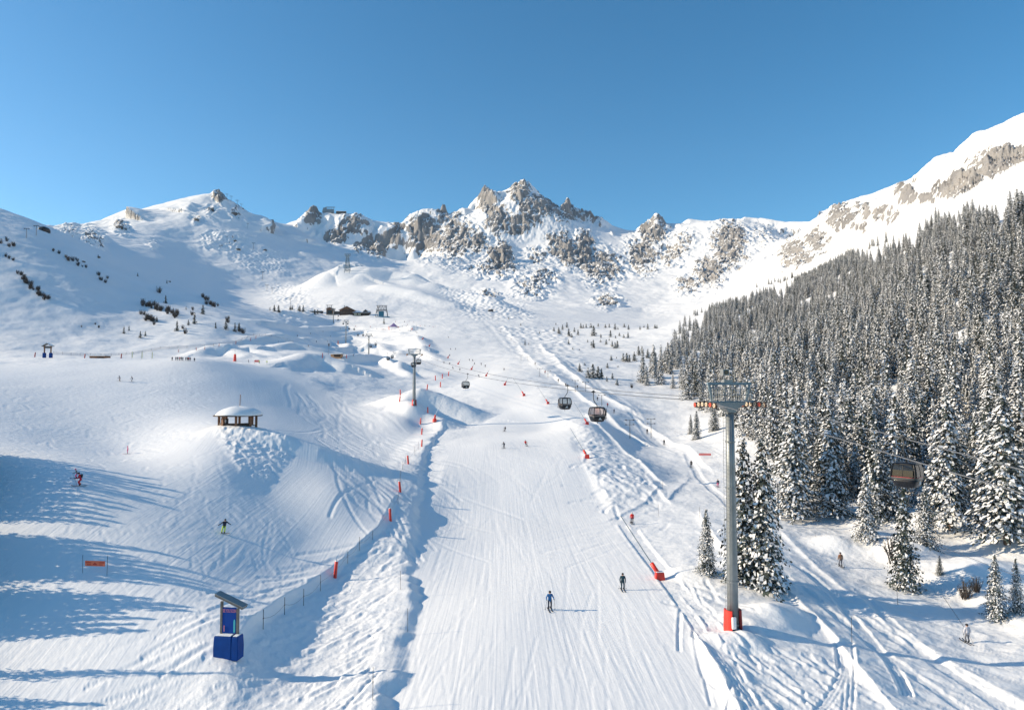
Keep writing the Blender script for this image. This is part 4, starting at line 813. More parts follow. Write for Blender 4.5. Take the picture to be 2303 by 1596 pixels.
# ------------------------------------------------------------------ cabins
def sq_ring(hx, hy, z, n=28, p=4.5):
    out = []
    for k in range(n):
        a = 2 * math.pi * (k + .5) / n; c, s_ = math.cos(a), math.sin(a)
        out.append((hx * math.copysign(abs(c) ** (2 / p), c), hy * math.copysign(abs(s_) ** (2 / p), s_), z))
    return out
def make_cabin(far, warm=False, dark=False):
    """A gondola cabin; its origin is the grip on the rope, the floor hangs 4.1 m below."""
    o = empty("gondola_cabin", (0, 0, 0)); z = -4.15
    b = MB(); b.loft([sq_ring(.62, .66, z), sq_ring(.80, .84, z + .10), sq_ring(.94, .98, z + .50), sq_ring(1.0, 1.04, z + .72)]); b.build("hull", M['charcoal'], o, True)
    b = MB(); b.loft([sq_ring(1.005, 1.045, z + .72), sq_ring(1.02, 1.06, z + .86), sq_ring(1.02, 1.06, z + .92)], cap=False); bd = b.build("waist_band", M['shell'], o, True)
    b = MB(); b.loft([sq_ring(1.035, 1.075, z + .90), sq_ring(1.035, 1.075, z + .95)], cap=False); b.build("stripe", M['pale' if not dark else 'stripe'], bd, True)
    b = MB(); b.loft([sq_ring(.86, .90, z + 1.93), sq_ring(.90, .94, z + 1.98), sq_ring(.80, .84, z + 2.07), sq_ring(.4, .42, z + 2.12)]); rf = b.build("roof", M['charcoal'], o, True)
    for sx in (-1, 1):
        for sy in (-1, 1):
            b = MB(); b.tube([(sx * .90, sy * .94, z + .9), (sx * .87, sy * .91, z + 1.5), (sx * .76, sy * .80, z + 1.97)], .075, 6); b.build("corner_post", M['charcoal'], o)
    gl = M['warmglass'] if warm else M['darkglass'] if dark else M['glass']
    for ax in (0, 1):
        for s in (-1, 1):
            rows = []
            for zz, k, w in ((z + .95, 1.0, .80), (z + 1.5, .965, .78), (z + 1.95, .85, .68)):
                q = 1.02 * k if ax == 0 else 1.06 * k; q *= .985
                rows.append([(s * q, t * w, zz) if ax == 0 else (t * w, s * q, zz) for t in (-1, 0, 1)])
            b = MB(); vs = [p for r in rows for p in r]; b.add(vs, [(0, 1, 4, 3), (1, 2, 5, 4), (3, 4, 7, 6), (4, 5, 8, 7)]); w_ = b.build("window", gl if ax or dark else M['glass'], o)
            if not far:
                b = MB(); q1 = [rows[0][1], rows[1][1], rows[2][1]]; b.tube(q1, .028, 5); b.tube(rows[0], .035, 5); b.tube(rows[2], .04, 5); b.build("window_frame", M['charcoal'], w_)
    if not far:
        for s in (-1, 1):
            b = MB(); b.box((s * .45, .0, z + .62), (.45, 1.5, .42)); b.build("bench", M['charcoal'], o)
        b = MB()
        for k, (ex, ez, w, h) in enumerate(((0, .42, .30, .05), (0, .50, .10, .14), (-.09, .48, .07, .09), (.09, .48, .07, .09), (0, .60, .06, .08), (.03, .33, .52, .05))):
            b.box((ex, -1.0 - (.005 + .002 * k) + (.62 - ez) * .12, z + ez), (w, .012, h), Matrix.Rotation(R(-14), 3, 'X'))
        b.build("emblem", M['white'], o)
        b = MB()
        for zz in (.55, 1.05): b.tube([(1.12, -.75, z + zz), (1.12, .75, z + zz)], .03, 5); b.tube([(1.0, -.6, z + zz), (1.14, -.6, z + zz)], .025, 5); b.tube([(1.0, .6, z + zz), (1.14, .6, z + zz)], .025, 5)
        rk = b.build("ski_rack", M['darksteel'], o)
        for k, yy in enumerate((-.5, -.15, .3)):
            b = MB(); b.box((1.17, yy, z + 1.05), (.05, .10, 1.6), Matrix.Rotation(R(8), 3, 'X')); b.build("ski", M[('skimat', 'grey', 'navy')[k]], rk)
        b = MB(); b.tube([(.02, 0, z - .28), (.02, 0, z + .02)], .04, 6); b.build("guide_bar", M['darksteel'], o)
    b = MB(); b.tube([(0, 0, -.05), (0, 0, -.7), (.06, 0, -1.15), (.28, 0, -1.62), (.42, 0, -1.85), (.42, 0, z + 2.08)] if False else [(0, 0, -.05), (-.02, 0, -.75), (.05, 0, -1.15), (.30, 0, -1.55), (.52, 0, -1.8), (.55, 0, z + 2.1)], .06, 7); b.build("hanger", M['darksteel'], o, True)
    b = MB(); b.box((0, 0, .02), (.34, .62, .16)); b.box((.05, .1, .16), (.2, .3, .18), Matrix.Rotation(.4, 3, 'Y')); b.box((-.2, 0, .1), (.3, .16, .08), Matrix.Rotation(-.5, 3, 'Y')); b.build("grip", M['darksteel'], o)
    for ch in o.children:
        if ch.name.split(".")[0] not in ("hanger", "grip"): ch.location.x += .55
    return o
near_c, warm_c, far_c, dark_c = make_cabin(False), make_cabin(False, True), make_cabin(True), make_cabin(False, False, True)
cabins = [(84, -1, 1, "gondola cabin with pinkish windows, biggest of those over the piste"), (104, 1, 0, "dark gondola cabin over the piste, next to the one with pinkish windows"), (147, -1, 0, "dark gondola cabin alone over the piste, in line with the mound pylon"),
    (45.7, 1, 3, "grey gondola cabin hanging before the forest, red and white line round it"), (215, -1, 0, "gondola cabin hanging in front of the pole of the mound pylon"), (236, 1, 2, "gondola cabin just behind the mound pylon's pole, on its piste side"),
    (310, -1, 2, "first of two cabins side by side over the big snow ramp"), (336, 1, 2, "second of two cabins side by side over the big snow ramp"), (440, -1, 2, "cabin passing the pole of the snow park pylon"), (458, 1, 2, "cabin just beside the snow park pylon, with a long hanger"),
    (543, -1, 2, "lower uphill cabin between the snow park pylon and the tall thin pylon"), (544, 1, 2, "lower downhill cabin between the snow park pylon and the tall thin pylon"), (600, -1, 2, "upper uphill cabin just past the tall thin pylon"), (598, 1, 2, "upper downhill cabin just past the tall thin pylon"),
    (645, -1, 2, "cabin on the hut side of the tall thin pylon's head"), (646, 1, 2, "cabin on the piste side of the tall thin pylon's head"), (707, -1, 2, "tiny cabin between the tall thin pylon and the restaurant pylon, lower one"), (756, 1, 2, "tiny cabin close below the mountain restaurant")]
used = set()
for d, side, kind, lab in cabins:
    proto = (near_c, warm_c, far_c, dark_c)[kind]; o = proto if kind not in used else copy_tree(proto); used.add(kind)
    p, a = rope_point(d, side); o.location = p; o.rotation_euler = (0, 0, a + (0 if side < 0 else math.pi if kind == 2 else 0))
    if side > 0 and kind == 0: o.scale = (-1, 1, 1)
    if d < 50: o.rotation_euler.z = a + R(24); o.scale = (1, 1, 1)
    o.scale = Vector(o.scale) * (.80 if d < 50 else .86)
    tag(o, lab, "gondola cabin", "gondola cabins on the ropes")

# ------------------------------------------------------------------ red edge pads, snow lances, poles
def make_pad():
    o = empty("padded_post", (0, 0, 0)); b = MB(); b.tube([(0, 0, -.3), (0, 0, .05), (0, 0, 1.0), (0, 0, 1.95), (0, 0, 2.0)], [.20, .21, .20, .20, .15], 12); p = b.build("pad", M['red'], o, True)
    b = MB(); b.tube([(0, 0, 1.99), (0, 0, 2.2)], .03, 6); b.build("post", M['bamboo'], o)
    b = MB(); b.tube([(0, 0, 1.95), (0, 0, 2.03), (0, 0, 2.06)], [.19, .17, .05], 12); b.build("snow_cap", M['roofsnow'], o, True)
    return o
pad0 = make_pad(); first = True
pads = [(753, 1298, 80, "tall red padded post by the rope fence, the one closest to the blue sign"), (878, 1171, 103, "red padded post on the bank, second up from the blue sign"), (900, 1106, 120, "red padded post on the bank, third up from the blue sign"), (918, 1043, 150, "red padded post on the bank, fourth up from the blue sign"), (948, 1004, 183, "red padded post on the bank, fifth up from the blue sign"),
    (948, 977, 212, "red padded post on the bank, sixth up from the blue sign"), (945, 953, 230, "red padded post on the bank just below the small red snow gun"), (962, 928, 240, "red padded post beside the mound pylon, next to the small red snow gun"), (898, 903, 245, "dark red padded post on the far side of the mound pylon, lower one"), (900, 888, 255, "dark red padded post on the far side of the mound pylon, upper one"),
    (960, 876, 262, "lower red padded post on top of the pylon mound, nearer the pole"), (990, 870, 270, "red padded post on the crest of the pylon mound, nearer the piste"), (979, 855, 290, "lone red padded post behind the pylon mound, middle of a loose row"), (994, 851, 300, "red padded post behind the pylon mound beside a thin blue net"), (1008, 845, 310, "red padded post behind the pylon mound, nearest the piste")]
for X, Y, d, lab in pads:
    p = hit(X, Y); o = pad0 if first else copy_tree(pad0); first = False; o.location = (p.x, p.y, ground(p.x, p.y)); o.rotation_euler = (R(random.uniform(-4, 4)), R(random.uniform(2, 9)), random.uniform(0, 6)); s = .95 * p.y / d * (27 / 25 if d > 200 else 1); o.scale = (s,) * 3
    tag(o, lab, "padded post", "red padded posts along the runs")
def make_lance(lean, length):
    o = empty("snow_lance", (0, 0, 0))
    b = MB(); b.box((0, 0, .45), (1.15, .85, 1.0), taper=.82); b.build("base_pad", M['red'], o, bevel=.06)
    b = MB(); b.box((-.05, 0, .97), (.9, .65, .06)); b.build("snow_cap", M['roofsnow'], o, bevel=.02)
    dr = Vector((-math.sin(R(lean)), .25, math.cos(R(lean)))).normalized()
    b = MB(); b.tube([Vector((0, 0, .5)), Vector((0, 0, .5)) + dr * 1.7], [.26, .26], 12); b.build("mast_pad", M['red'], o, True)
    b = MB(); b.tube([Vector((0, 0, .5)) + dr * 1.7, Vector((0, 0, .5)) + dr * (1.7 + length)], [.06, .045], 6); b.build("lance_pipe", M['steel'], o)
    return o
l_long, l_short = make_lance(32, 6.5), make_lance(-28, 2.0)
lset = {0: True, 1: True}
for X, Y, k, s, lab in ((1483, 1303, 0, .95, "big red snow lance before the grey pylon, its pipe reaching over the piste"), (1320, 1030, 0, .95, "red snow lance at the corner of the tracked snow patch"), (1320, 954, 0, .9, "red snow lance right under the cabin with pinkish windows"), (1232, 908, 0, .9, "red snow lance beside the piste, between the single cabin and the pair of cabins"), (1178, 890, 0, 1.0, "red snow lance with a long tilted pad below and beside the single cabin"),
    (1135, 866, 1, .95, "red snow lance level with the single cabin, leaning uphill"), (1093, 846, 1, .95, "red snow lance above the single cabin, leaning uphill"), (1060, 831, 1, .95, "red snow lance below the row of black-clad skiers"), (1030, 819, 1, .95, "red snow lance beside a skier, mid piste row"), (1007, 805, 1, .95, "red snow lance beside two tiny skiers at the piste border"), (965, 779, 1, .95, "small red snow lance high on the piste border, lower of the last three"), (950, 763, 1, .95, "small red snow lance high on the piste border, middle of the last three"), (926, 741, 1, .95, "small red snow lance high on the piste border, topmost of the row")):
    p = hit(X, Y); proto = (l_long, l_short)[k]; o = proto if lset[k] else copy_tree(proto); lset[k] = False; o.location = p; o.rotation_euler.z = random.uniform(-.15, .15); o.scale = (s,) * 3
    tag(o, lab, "snow gun", "red snow lances along the piste edge")
p = hit(977, 947); g = empty("snow_gun", p, 0, "small round red snow gun with a thin pale lance, by the mound pylon", "snow gun")
b = MB(); b.tube([(0, 0, -.2), (0, 0, .9)], [.75, .6], 12); b.build("base_pad", M['red'], g); b = MB(); b.tube([(.05, 0, .9), (.2, 0, 2.1)], [.32, .28], 10); b.build("mast_pad", M['red'], g); b = MB(); b.tube([(.2, 0, 2.1), (3.6, .5, 9.5)], [.05, .03], 5); b.build("lance_pipe", M['white'], g)
def pole(X, Y, h, label, group, r=.028, m='bamboo', lean=0):
    p = hit(X, Y); b = MB(); b.tube([(0, 0, -.3), (math.sin(lean) * h, 0, h)], r, 6); b.tube([(math.sin(lean) * h * .52, 0, h * .52), (math.sin(lean) * h * .58, 0, h * .58)], r * 1.6, 6)
    o = b.build("marker_pole", M[m], None, loc=p); return tag(o, label, "marker pole", group)
fp = []
for zx, zy, hz in ((715,875,170),(905,745,150),(1075,665,145),(1225,535,140),(1468,290,105),(1572,175,120),(1690,80,85)): fp.append(((500 + zx * .307) / 1.2163, (1451 + zy * .307) / 1.2163, hz * .307 / 1.2163))
for zx, zy, hz in ((287,905,85),(308,695,90),(330,600,80),(355,545,60),(437,470,80),(470,420,70)): fp.append(((1000 + zx * .307) / 1.2163, (1100 + zy * .307) / 1.2163, hz * .307 / 1.2163))
for X, Y, h in fp: pole(X, Y, max(1.3, h / F * hit(X, Y).y), "thin dark pole of the rope fence along the run's edge", "thin poles of the rope fence")
b = MB(); q = [hit(X, Y) + Vector((0, 0, .95)) for X, Y, h in fp]; pts = []
for a_, c_ in zip(q[:-1], q[1:]): pts += [a_.lerp(c_, t) - Vector((0, 0, .35 * 4 * t * (1 - t))) for t in (0, .25, .5, .75)]
b.tube(pts + [q[-1]], .012, 4); tag(b.build("fence_rope", M['bamboo']), "thin sagging rope strung between the dark poles of the bank", "rope")
for X, Y, h, lab in ((916, 1420, 2.1, "thin pole on the bank's edge above the deepest shadow"), (900, 1325, 2.0, "thin pole on the bank by the snow notch"), (838, 1573, 2.2, "thin pole nearest the bottom of the bank"), (1573, 1170, 2.2, "thin pole beside the crossing track"), (1480, 1160, 2.0, "short thin pole beside the piste crossing"), (1490, 1100, 1.8, "thin pole at the tip of the tracked snow patch"), (1915, 1755 / 1.2163, 2.2, "thin pole beside the tracks below the grey pylon")): pole(X, Y, h, lab, None, r=.02)

# ------------------------------------------------------------------ padded notice board
p = at(515, 1470, 53.5); p.z = ground(p.x, p.y); sg = empty("notice_board", (p.x, p.y, p.z - .15), R(-7), "blue padded notice board under a slanting grey wooden roof", "sign")
for s, h in ((-1, 4.25), (1, 3.75)): b = MB(); b.box((s * .66, 0, h / 2), (.17, .17, h)); b.build("post", M['greywood'], sg)
b = MB(); b.box((.08, 0, 4.32), (2.45, .75, .17), Matrix.Rotation(R(22.5), 3, 'Y')); rf = b.build("roof", M['greywood'], sg, bevel=.015); b = MB(); b.box((.11, 0, 4.43), (2.5, .80, .05), Matrix.Rotation(R(22.5), 3, 'Y')); b.build("roof_sheet", M['galv'], rf)
b = MB(); b.box((.0, -.03, 2.85), (1.14, .07, 1.95)); bd = b.build("panel", M['bluesign'], sg, bevel=.02)
cu = bpy.data.curves.new("lettering", 'FONT'); cu.body = "SEE YOU SOON"; cu.align_x = 'CENTER'; cu.size = .235; cu.extrude = .004; cu.space_character = .92; cu.materials.append(M['rosy'])
t0_ = bpy.data.objects.new("lettering", cu); COL.objects.link(t0_); bpy.context.view_layer.update(); lm = bpy.data.meshes.new_from_object(t0_.evaluated_get(bpy.context.evaluated_depsgraph_get())); bpy.data.objects.remove(t0_); t_ = bpy.data.objects.new("lettering", lm); COL.objects.link(t_); t_.parent = bd; t_.location = (0, -.072, 3.45); t_.rotation_euler = (R(90), 0, 0); t_.scale = (.72, 1.5, 1)
b = MB(); b.loft([[(.42 + w * math.cos(a_), -.068 - e, z) for a_, e in ((0, 0), (math.pi, 0), (math.pi, .012), (0, .012))] for z, w in ((1.95, .07), (2.7, .075), (2.85, .06), (2.93, .02))]); b.build("painted_ski", M['cyan'], bd)
b = MB(); b.tube([(-.40, -.075, 2.0), (-.40, -.075, 2.45)], .03, 6); b.build("painted_pole", M['rosy'], bd)
for x0, x1 in ((-.98, .42), (.47, .96)):
    b = MB(); b.loft([[(x0 - f, -.52 - f, z), (x1 + f, -.52 - f, z), (x1 + f, .35 + f, z), (x0 - f, .35 + f, z)] for z, f in ((0, .03), (.9, .04), (1.72, .0), (1.78, -.05))]); c_ = b.build("base_pad", M['blue'], sg, bevel=.05)
    b = MB(); b.box(((x0 + x1) / 2, -.1, 1.80), (x1 - x0 - .12, .74, .06)); b.build("snow_cap", M['roofsnow'], c_, bevel=.025)

# ------------------------------------------------------------------ open hut with a dome of snow
p = at(522, 963, 130); p.z = ground(p.x, p.y); hz = p.z - 1.25; hut = empty("round_hut", (p.x, p.y + 2.6, hz), R(-6), "open wooden hut under a thick dome of snow, white star on its wall", "hut"); hut.scale = (1.14,) * 3
rr = 2.95; ang = [R(22.5 + 45 * k) for k in range(8)]
for a_ in ang: b = MB(); b.box((math.cos(a_) * rr, math.sin(a_) * rr, 1.3), (.38, .38, 2.6), Matrix.Rotation(a_, 3, 'Z')); b.build("post", M['wood'], hut)
for k in range(8):
    a0, a1 = ang[k], ang[(k + 1) % 8]; m_ = (a0 + a1) / 2; L_ = 2 * rr * math.sin(R(22.5)) - .38; c_ = Vector((math.cos(m_), math.sin(m_), 0)) * rr * math.cos(R(22.5))
    b = MB(); hp_ = 1.45 if c_.y < 0 else 1.0; b.box(c_ + Vector((0, 0, hp_ / 2)), (.14, L_, hp_), Matrix.Rotation(m_, 3, 'Z')); b.build("parapet", M['darkwood'], hut)
b = MB(); m_ = R(-112); c_ = Vector((math.cos(m_), math.sin(m_), 0)) * (rr * .9); b.box(c_ + Vector((0, 0, 1.75)), (.08, 1.75, 1.0), Matrix.Rotation(m_, 3, 'Z')); wl_ = b.build("dark_panel", M['black'], hut)
b = MB(); ctr = c_ * 1.035 + Vector((0, 0, 1.78)); tx = Vector((-math.sin(m_), math.cos(m_), 0))
for k in range(8): dv = tx * math.cos(R(22.5 * k)) + Vector((0, 0, 1)) * math.sin(R(22.5 * k)); b.tube([ctr - dv * .46, ctr + dv * .46], .035, 4)
b.build("white_star", M['white'], wl_)
b = MB(); b.loft([[(math.cos(2 * math.pi * k / 16) * q, math.sin(2 * math.pi * k / 16) * q, z) for k in range(16)] for q, z in ((3.95, 2.55), (3.98, 2.62), (3.9, 2.72))]); rf = b.build("roof", M['darkwood'], hut)
rg = []
for q, z in ((3.85, 2.73), (3.75, 2.92), (3.35, 3.32), (2.6, 3.75), (1.6, 4.06), (.6, 4.18), (.1, 4.2)): rg.append([(math.cos(2 * math.pi * k / 32) * q * (1 + .03 * math.sin(3 * k * .2)) + .05 * q, math.sin(2 * math.pi * k / 32) * q, z + .05 * math.sin(k * .6)) for k in range(32)])
b = MB(); b.loft(rg); b.build("snow_dome", M['roofsnow'], hut, True)
b = MB(); b.tube([(.2, .2, 4.0), (.28, .2, 6.2)], .06, 6); b.build("mast", M['wood'], hut)
b = MB(); b.tube([(0, 0, -.6), (0, 0, .95)], [2.8, 2.8], 16); b.build("floor", M['roofsnow'], hut)

# ------------------------------------------------------------------ banners on two poles
def banner(X, Y, w, h, lift, label, m, marks):
    p = hit(X, Y); o = empty("net_banner", p, R(-6), label, "banner")
    for s in (-1, 1): b = MB(); b.tube([(s * (w / 2 + .22), 0, -.3), (s * (w / 2 + .26), 0, lift + h + .55)], .02, 6); b.build("pole", M['bamboo'], o)
    b = MB(); b.box((0, 0, lift + h / 2), (w, .03, h)); bn = b.build("cloth", M[m], o)
    if marks:
        b = MB(); b.prism([(-.26, lift + .1), (.26, lift + .1), (0, lift + h - .12)], -.024, -.018); b.build("triangle", M['orangedark'], bn)
        b = MB()
        for s in (-1, 1):
            for zz, n in ((.68, 7), (.28, 5)):
                for k in range(n): b.box((s * (.38 + .08 * k) + s * .06, -.02, lift + h * zz), (.05, .012, .10))
        b.build("print", M['orangedark'], bn)
    return o
banner(213, 1290, 2.05, .5, .75, "orange banner with a triangle, strung between two thin poles on the shadowed run", 'orange', True)
banner(1585, 1030, 3.0, .55, .7, "plain pink banner stretched at the far end of the track crossing", 'pink', False)
# ------------------------------------------------------------------ people
def body_mesh(name, J, E, rad, mats_of):
    """One continuous skinned figure grown over a skeleton; mats_of gives each face its clothing."""
    names = list(J); me = bpy.data.meshes.new(name); me.from_pydata([J[k] for k in names], [(names.index(a), names.index(b)) for a, b in E], [])
    o = bpy.data.objects.new(name, me); COL.objects.link(o); md = o.modifiers.new("skin", 'SKIN'); sv = me.skin_vertices[0].data
    for i, k in enumerate(names): sv[i].radius = rad[k]; sv[i].use_root = (k == 'pelvis')
    sb = o.modifiers.new("sub", 'SUBSURF'); sb.levels = 1; sb.render_levels = 1
    dg = bpy.context.evaluated_depsgraph_get(); dg.update(); nm = bpy.data.meshes.new_from_object(o.evaluated_get(dg)); nm.name = name
    bpy.data.objects.remove(o); pos = {k: Vector(J[k]) for k in names}
    segs = [(pos[a], pos[b], a, b) for a, b in E]; nm.materials.clear()
    for k in range(5): nm.materials.append(M['black'])
    for p in nm.polygons:
        c = p.center; best = None
        for a, b, na, nb in segs:
            ab = b - a; t = max(0, min(1, (c - a).dot(ab) / max(ab.length_squared, 1e-9))); d = (c - a - ab * t).length - (rad[na][0] * (1 - t) + rad[nb][0] * t)
            if best is None or d < best[0]: best = (d, na, nb, t)
        p.material_index = mats_of(best[1], best[2], best[3]); p.use_smooth = True
    return nm
def pose_mesh(name, crouch=0.0, lean=0.0, side=0.0, arms='poles', twist=0.0):
    """crouch bends knees and hips, lean tips the trunk forward (+y), side tips the whole figure sideways."""
    k = crouch; hip = .93 - .30 * k; kn = .50 - .10 * k; ky = .05 + .26 * k; hy = -.18 * k
    J = {'pelvis': (0, hy, hip), 'waist': (0, hy + .05 * k + .10 * lean, hip + .18), 'chest': (0, hy + .16 * lean + .10 * k, hip + .42 - .05 * lean), 'neck': (0, hy + .26 * lean + .14 * k, hip + .57 - .09 * lean), 'head': (0, hy + .32 * lean + .18 * k, hip + .68 - .10 * lean), 'crown': (0, hy + .33 * lean + .18 * k, hip + .80 - .11 * lean)}
    for s, n in ((-1, 'l'), (1, 'r')):
        st = .13 + .05 * k
        J['hip' + n] = (s * .11, hy, hip - .06); J['knee' + n] = (s * st, ky + twist * s, kn); J['ankle' + n] = (s * st, -.03 + twist * s * 1.4, .12); J['toe' + n] = (s * st, .15 + twist * s * 1.4, .07)
        c = Vector(J['chest']); J['sh' + n] = (s * .20, c.y, c.z + .06)
        if arms == 'poles': el, ha = Vector((s * .33, c.y + .06, c.z - .20)), Vector((s * .34, c.y + .32, c.z - .28))
        elif arms == 'down': el, ha = Vector((s * .28, c.y - .02, c.z - .22)), Vector((s * .27, c.y + .08, c.z - .47))
        else: el, ha = Vector((s * .40, c.y + .02, c.z - .10)), Vector((s * .62, c.y + .12, c.z - .22))
        J['el' + n] = tuple(el); J['ha' + n] = tuple(ha); J['fi' + n] = tuple(ha + (ha - el).normalized() * .13)
    E = [('pelvis', 'waist'), ('waist', 'chest'), ('chest', 'neck'), ('neck', 'head'), ('head', 'crown')]
    for n in 'lr': E += [('pelvis', 'hip' + n), ('hip' + n, 'knee' + n), ('knee' + n, 'ankle' + n), ('ankle' + n, 'toe' + n), ('chest', 'sh' + n), ('sh' + n, 'el' + n), ('el' + n, 'ha' + n), ('ha' + n, 'fi' + n)]
    rad = {'pelvis': (.165, .135), 'waist': (.155, .125), 'chest': (.185, .14), 'neck': (.07, .07), 'head': (.10, .115), 'crown': (.085, .09)}
    for n in 'lr': rad.update({'hip' + n: (.105, .11), 'knee' + n: (.075, .08), 'ankle' + n: (.075, .08), 'toe' + n: (.05, .045), 'sh' + n: (.09, .09), 'el' + n: (.065, .065), 'ha' + n: (.05, .05), 'fi' + n: (.035, .03)})
    if side:
        J = {q: (x + side * z, y, z) for q, (x, y, z) in J.items()}
    def mo(a, b, t):
        s = a + b
        if 'toe' in s or ('ankle' in s and 'knee' in a and t > .75): return 3
        if 'ankle' in s or 'knee' in s or (a == 'pelvis' and 'hip' in b) or 'hip' in a: return 1
        if 'head' in s or 'crown' in s: return 2 if a == 'neck' or t < .5 else 4
        if 'fi' in b: return 3
        return 0
    return body_mesh(name, J, E, rad, mo), J
POSES = {'stand': pose_mesh("standing_body", .12, .1, 0, 'down'), 'ski': pose_mesh("skiing_body", .45, .55, 0, 'poles'), 'turn': pose_mesh("turning_body", .5, .45, .30, 'poles'), 'turnr': pose_mesh("turning_body", .5, .45, -.30, 'poles'), 'board': pose_mesh("boarding_body", .35, .25, -.16, 'wide'), 'step': pose_mesh("stepping_body", .15, .2, 0, 'poles', .09)}
b_ = MB(); b_.loft([[(-.05, y, z), (.05, y, z), (.05, y, z + .02), (-.05, y, z + .02)] for y, z in ((-.75, 0), (-.7, 0), (.7, 0), (.85, .05), (.92, .12))]); SKI = b_.build("ski", M['skimat']).data
b_ = MB(); b_.tube([(0, 0, 0), (0, 0, 1.15)], .012, 5); b_.tube([(0, 0, .07), (0, 0, .09)], .045, 8); POLE = b_.build("ski_pole", M['darksteel']).data
b_ = MB(); b_.loft([sq_ring(.095, .115, z, 12, 2.2) for z in (-.02,)] + [sq_ring(.118, .138, 0.0, 12, 2.2), sq_ring(.122, .142, .06, 12, 2.2), sq_ring(.095, .11, .125, 12, 2.2), sq_ring(.03, .04, .152, 12, 2.2)]); HELM = b_.build("helmet", M['black'], None, True).data
b_ = MB(); b_.loft([[(w * math.cos(q), .9 * y, .03 * (1 if abs(y) > .75 else 0) + 0) for q in (0,)] + [(-w, .9 * y, 0), (-w, .9 * y, .02), (w, .9 * y, .02)] for y, w in ((-.88, .05), (-.75, .13), (0, .12), (.75, .13), (.88, .05))]); BOARD = b_.build("snowboard", M['black']).data
b_ = MB(); b_.loft([sq_ring(.14, .07, z, 12, 3) for z in (-.22,)] + [sq_ring(.15, .09, -.1, 12, 3), sq_ring(.14, .09, .1, 12, 3), sq_ring(.09, .06, .2, 12, 3)]); PACK = b_.build("backpack", M['black'], None, True).data
for me_ in (SKI, POLE, HELM, BOARD, PACK):
    for o_ in [q for q in COL.objects if q.data is me_]: bpy.data.objects.remove(o_)
def child(name, me, parent, loc, rot=(0, 0, 0), m=None):
    o = bpy.data.objects.new(name, me); COL.objects.link(o); o.parent = parent; o.location = loc; o.rotation_euler = rot
    if m is not None: o.material_slots[0].link = 'OBJECT'; o.material_slots[0].material = m
    return o
def person(X, Y, pose, face, h, jacket, trousers, label, helmet='black', gear='ski', poles=True, pack=None, group=None, d=None, far=False):
    """face: heading in degrees, 0 = away from the camera, 180 = towards it."""
    p = hit(X, Y) if d is None else Vector((at(X, Y, d).x, d, 0)); z = ground(p.x, p.y); me, J = POSES[pose]; s = h / 1.75
    def clothe(o):
        for i, m in enumerate((M[jacket], M[trousers], M['skin'], M['black'], M[helmet])): o.material_slots[i].link = 'OBJECT'; o.material_slots[i].material = m
    if far:
        o = bpy.data.objects.new("person", me); COL.objects.link(o); clothe(o); o.location = (p.x, p.y, z); o.rotation_euler.z = R(face); o.scale = (s,) * 3; return tag(o, label, "skier", group)
    o = empty("person", (p.x, p.y, z + .02), R(face), label, "snowboarder" if gear == 'board' else "skier", group); o.scale = (s,) * 3
    b = bpy.data.objects.new("body", me); COL.objects.link(b); b.parent = o; clothe(b)
    child("helmet", HELM, o, Vector(J['head']) + Vector((0, 0, .03)), (0, 0, 0), M[helmet])
    if gear == 'ski':
        for n in 'lr': a = Vector(J['ankle' + n]); child("ski", SKI, o, (a.x, a.y + .05, 0))
    elif gear == 'board': child("snowboard", BOARD, o, (0, .02, 0), (0, 0, R(90)))
    if poles:
        for n, sg_ in (('l', -1), ('r', 1)):
            hd = Vector(J['fi' + n]); ft = Vector((hd.x + sg_ * .12, hd.y - .35, .02)); dv = hd - ft; q = Vector((0, 0, 1)).rotation_difference(dv.normalized()).to_euler(); child("ski_pole", POLE, o, ft, q)
    if pack: child("backpack", PACK, o, Vector(J['chest']) + Vector((0, -.22, 0)), (0, 0, 0), M[pack])
    return o
person(1236, 1370, 'step', 186, 1.85, 'azure', 'navy', "skier in a bright blue jacket on the bare lower piste, closest to the camera")
person(1400, 1326, 'stand', 180, 1.8, 'teal_cloth', 'teal_cloth', "skier all in dark teal gliding beside the big red snow lance")
person(1421, 1177, 'stand', 0, 1.8, 'scarlet', 'navy', "skier in a red jacket and white helmet seen from behind at the track crossing", 'palegrey')
person(1133, 1008, 'ski', 150, 1.8, 'navy', 'navy', "skier in dark clothes standing straight, below another dark skier mid piste")
person(1184, 1003, 'turn', 200, 1.75, 'scarlet', 'navy', "skier in a red jacket mid piste under the single cabin")
person(1134, 970, 'turnr', 140, 1.8, 'black', 'black', "skier in black carving a turn, uppermost of three on the mid piste")
person(501, 1199, 'board', 200, 1.8, 'navy', 'lime', "snowboarder in dark jacket and bright yellow trousers on the near run", 'black', 'board', False)
person(180, 1092, 'ski', 105, 1.85, 'crimson', 'crimson', "ski instructor in dark red suit with black backpack beside a smaller child", 'navy', pack='black')
person(172, 1075, 'ski', 110, 1.35, 'grey', 'magenta', "child in grey jacket and pink trousers just behind the instructor in red", 'magenta', d=89)
person(287, 1020, 'stand', 120, 1.35, 'magenta', 'magenta', "child dressed all in bright pink alone on the lit run", 'magenta', poles=False)
person(270, 857, 'turnr', 100, 1.75, 'grey', 'tan', "skier in grey leaning back on the high run, first of a pair")
person(297, 858, 'turn', 120, 1.75, 'navy', 'grey', "skier in dark blue with arms apart on the high run, second of a pair")
person(1890, 1273, 'stand', 0, 1.8, 'tan', 'grey', "skier in a brown jacket riding the drag lift past the dark tree")
person(2175, 1445, 'stand', 0, 1.8, 'palegrey', 'grey', "skier in white and grey on the drag lift at the picture's edge")
person(1614, 1095, 'stand', 0, 1.6, 'navy', 'magenta', "skier in navy jacket and pink trousers beside the big pylon's pole", 'navy')
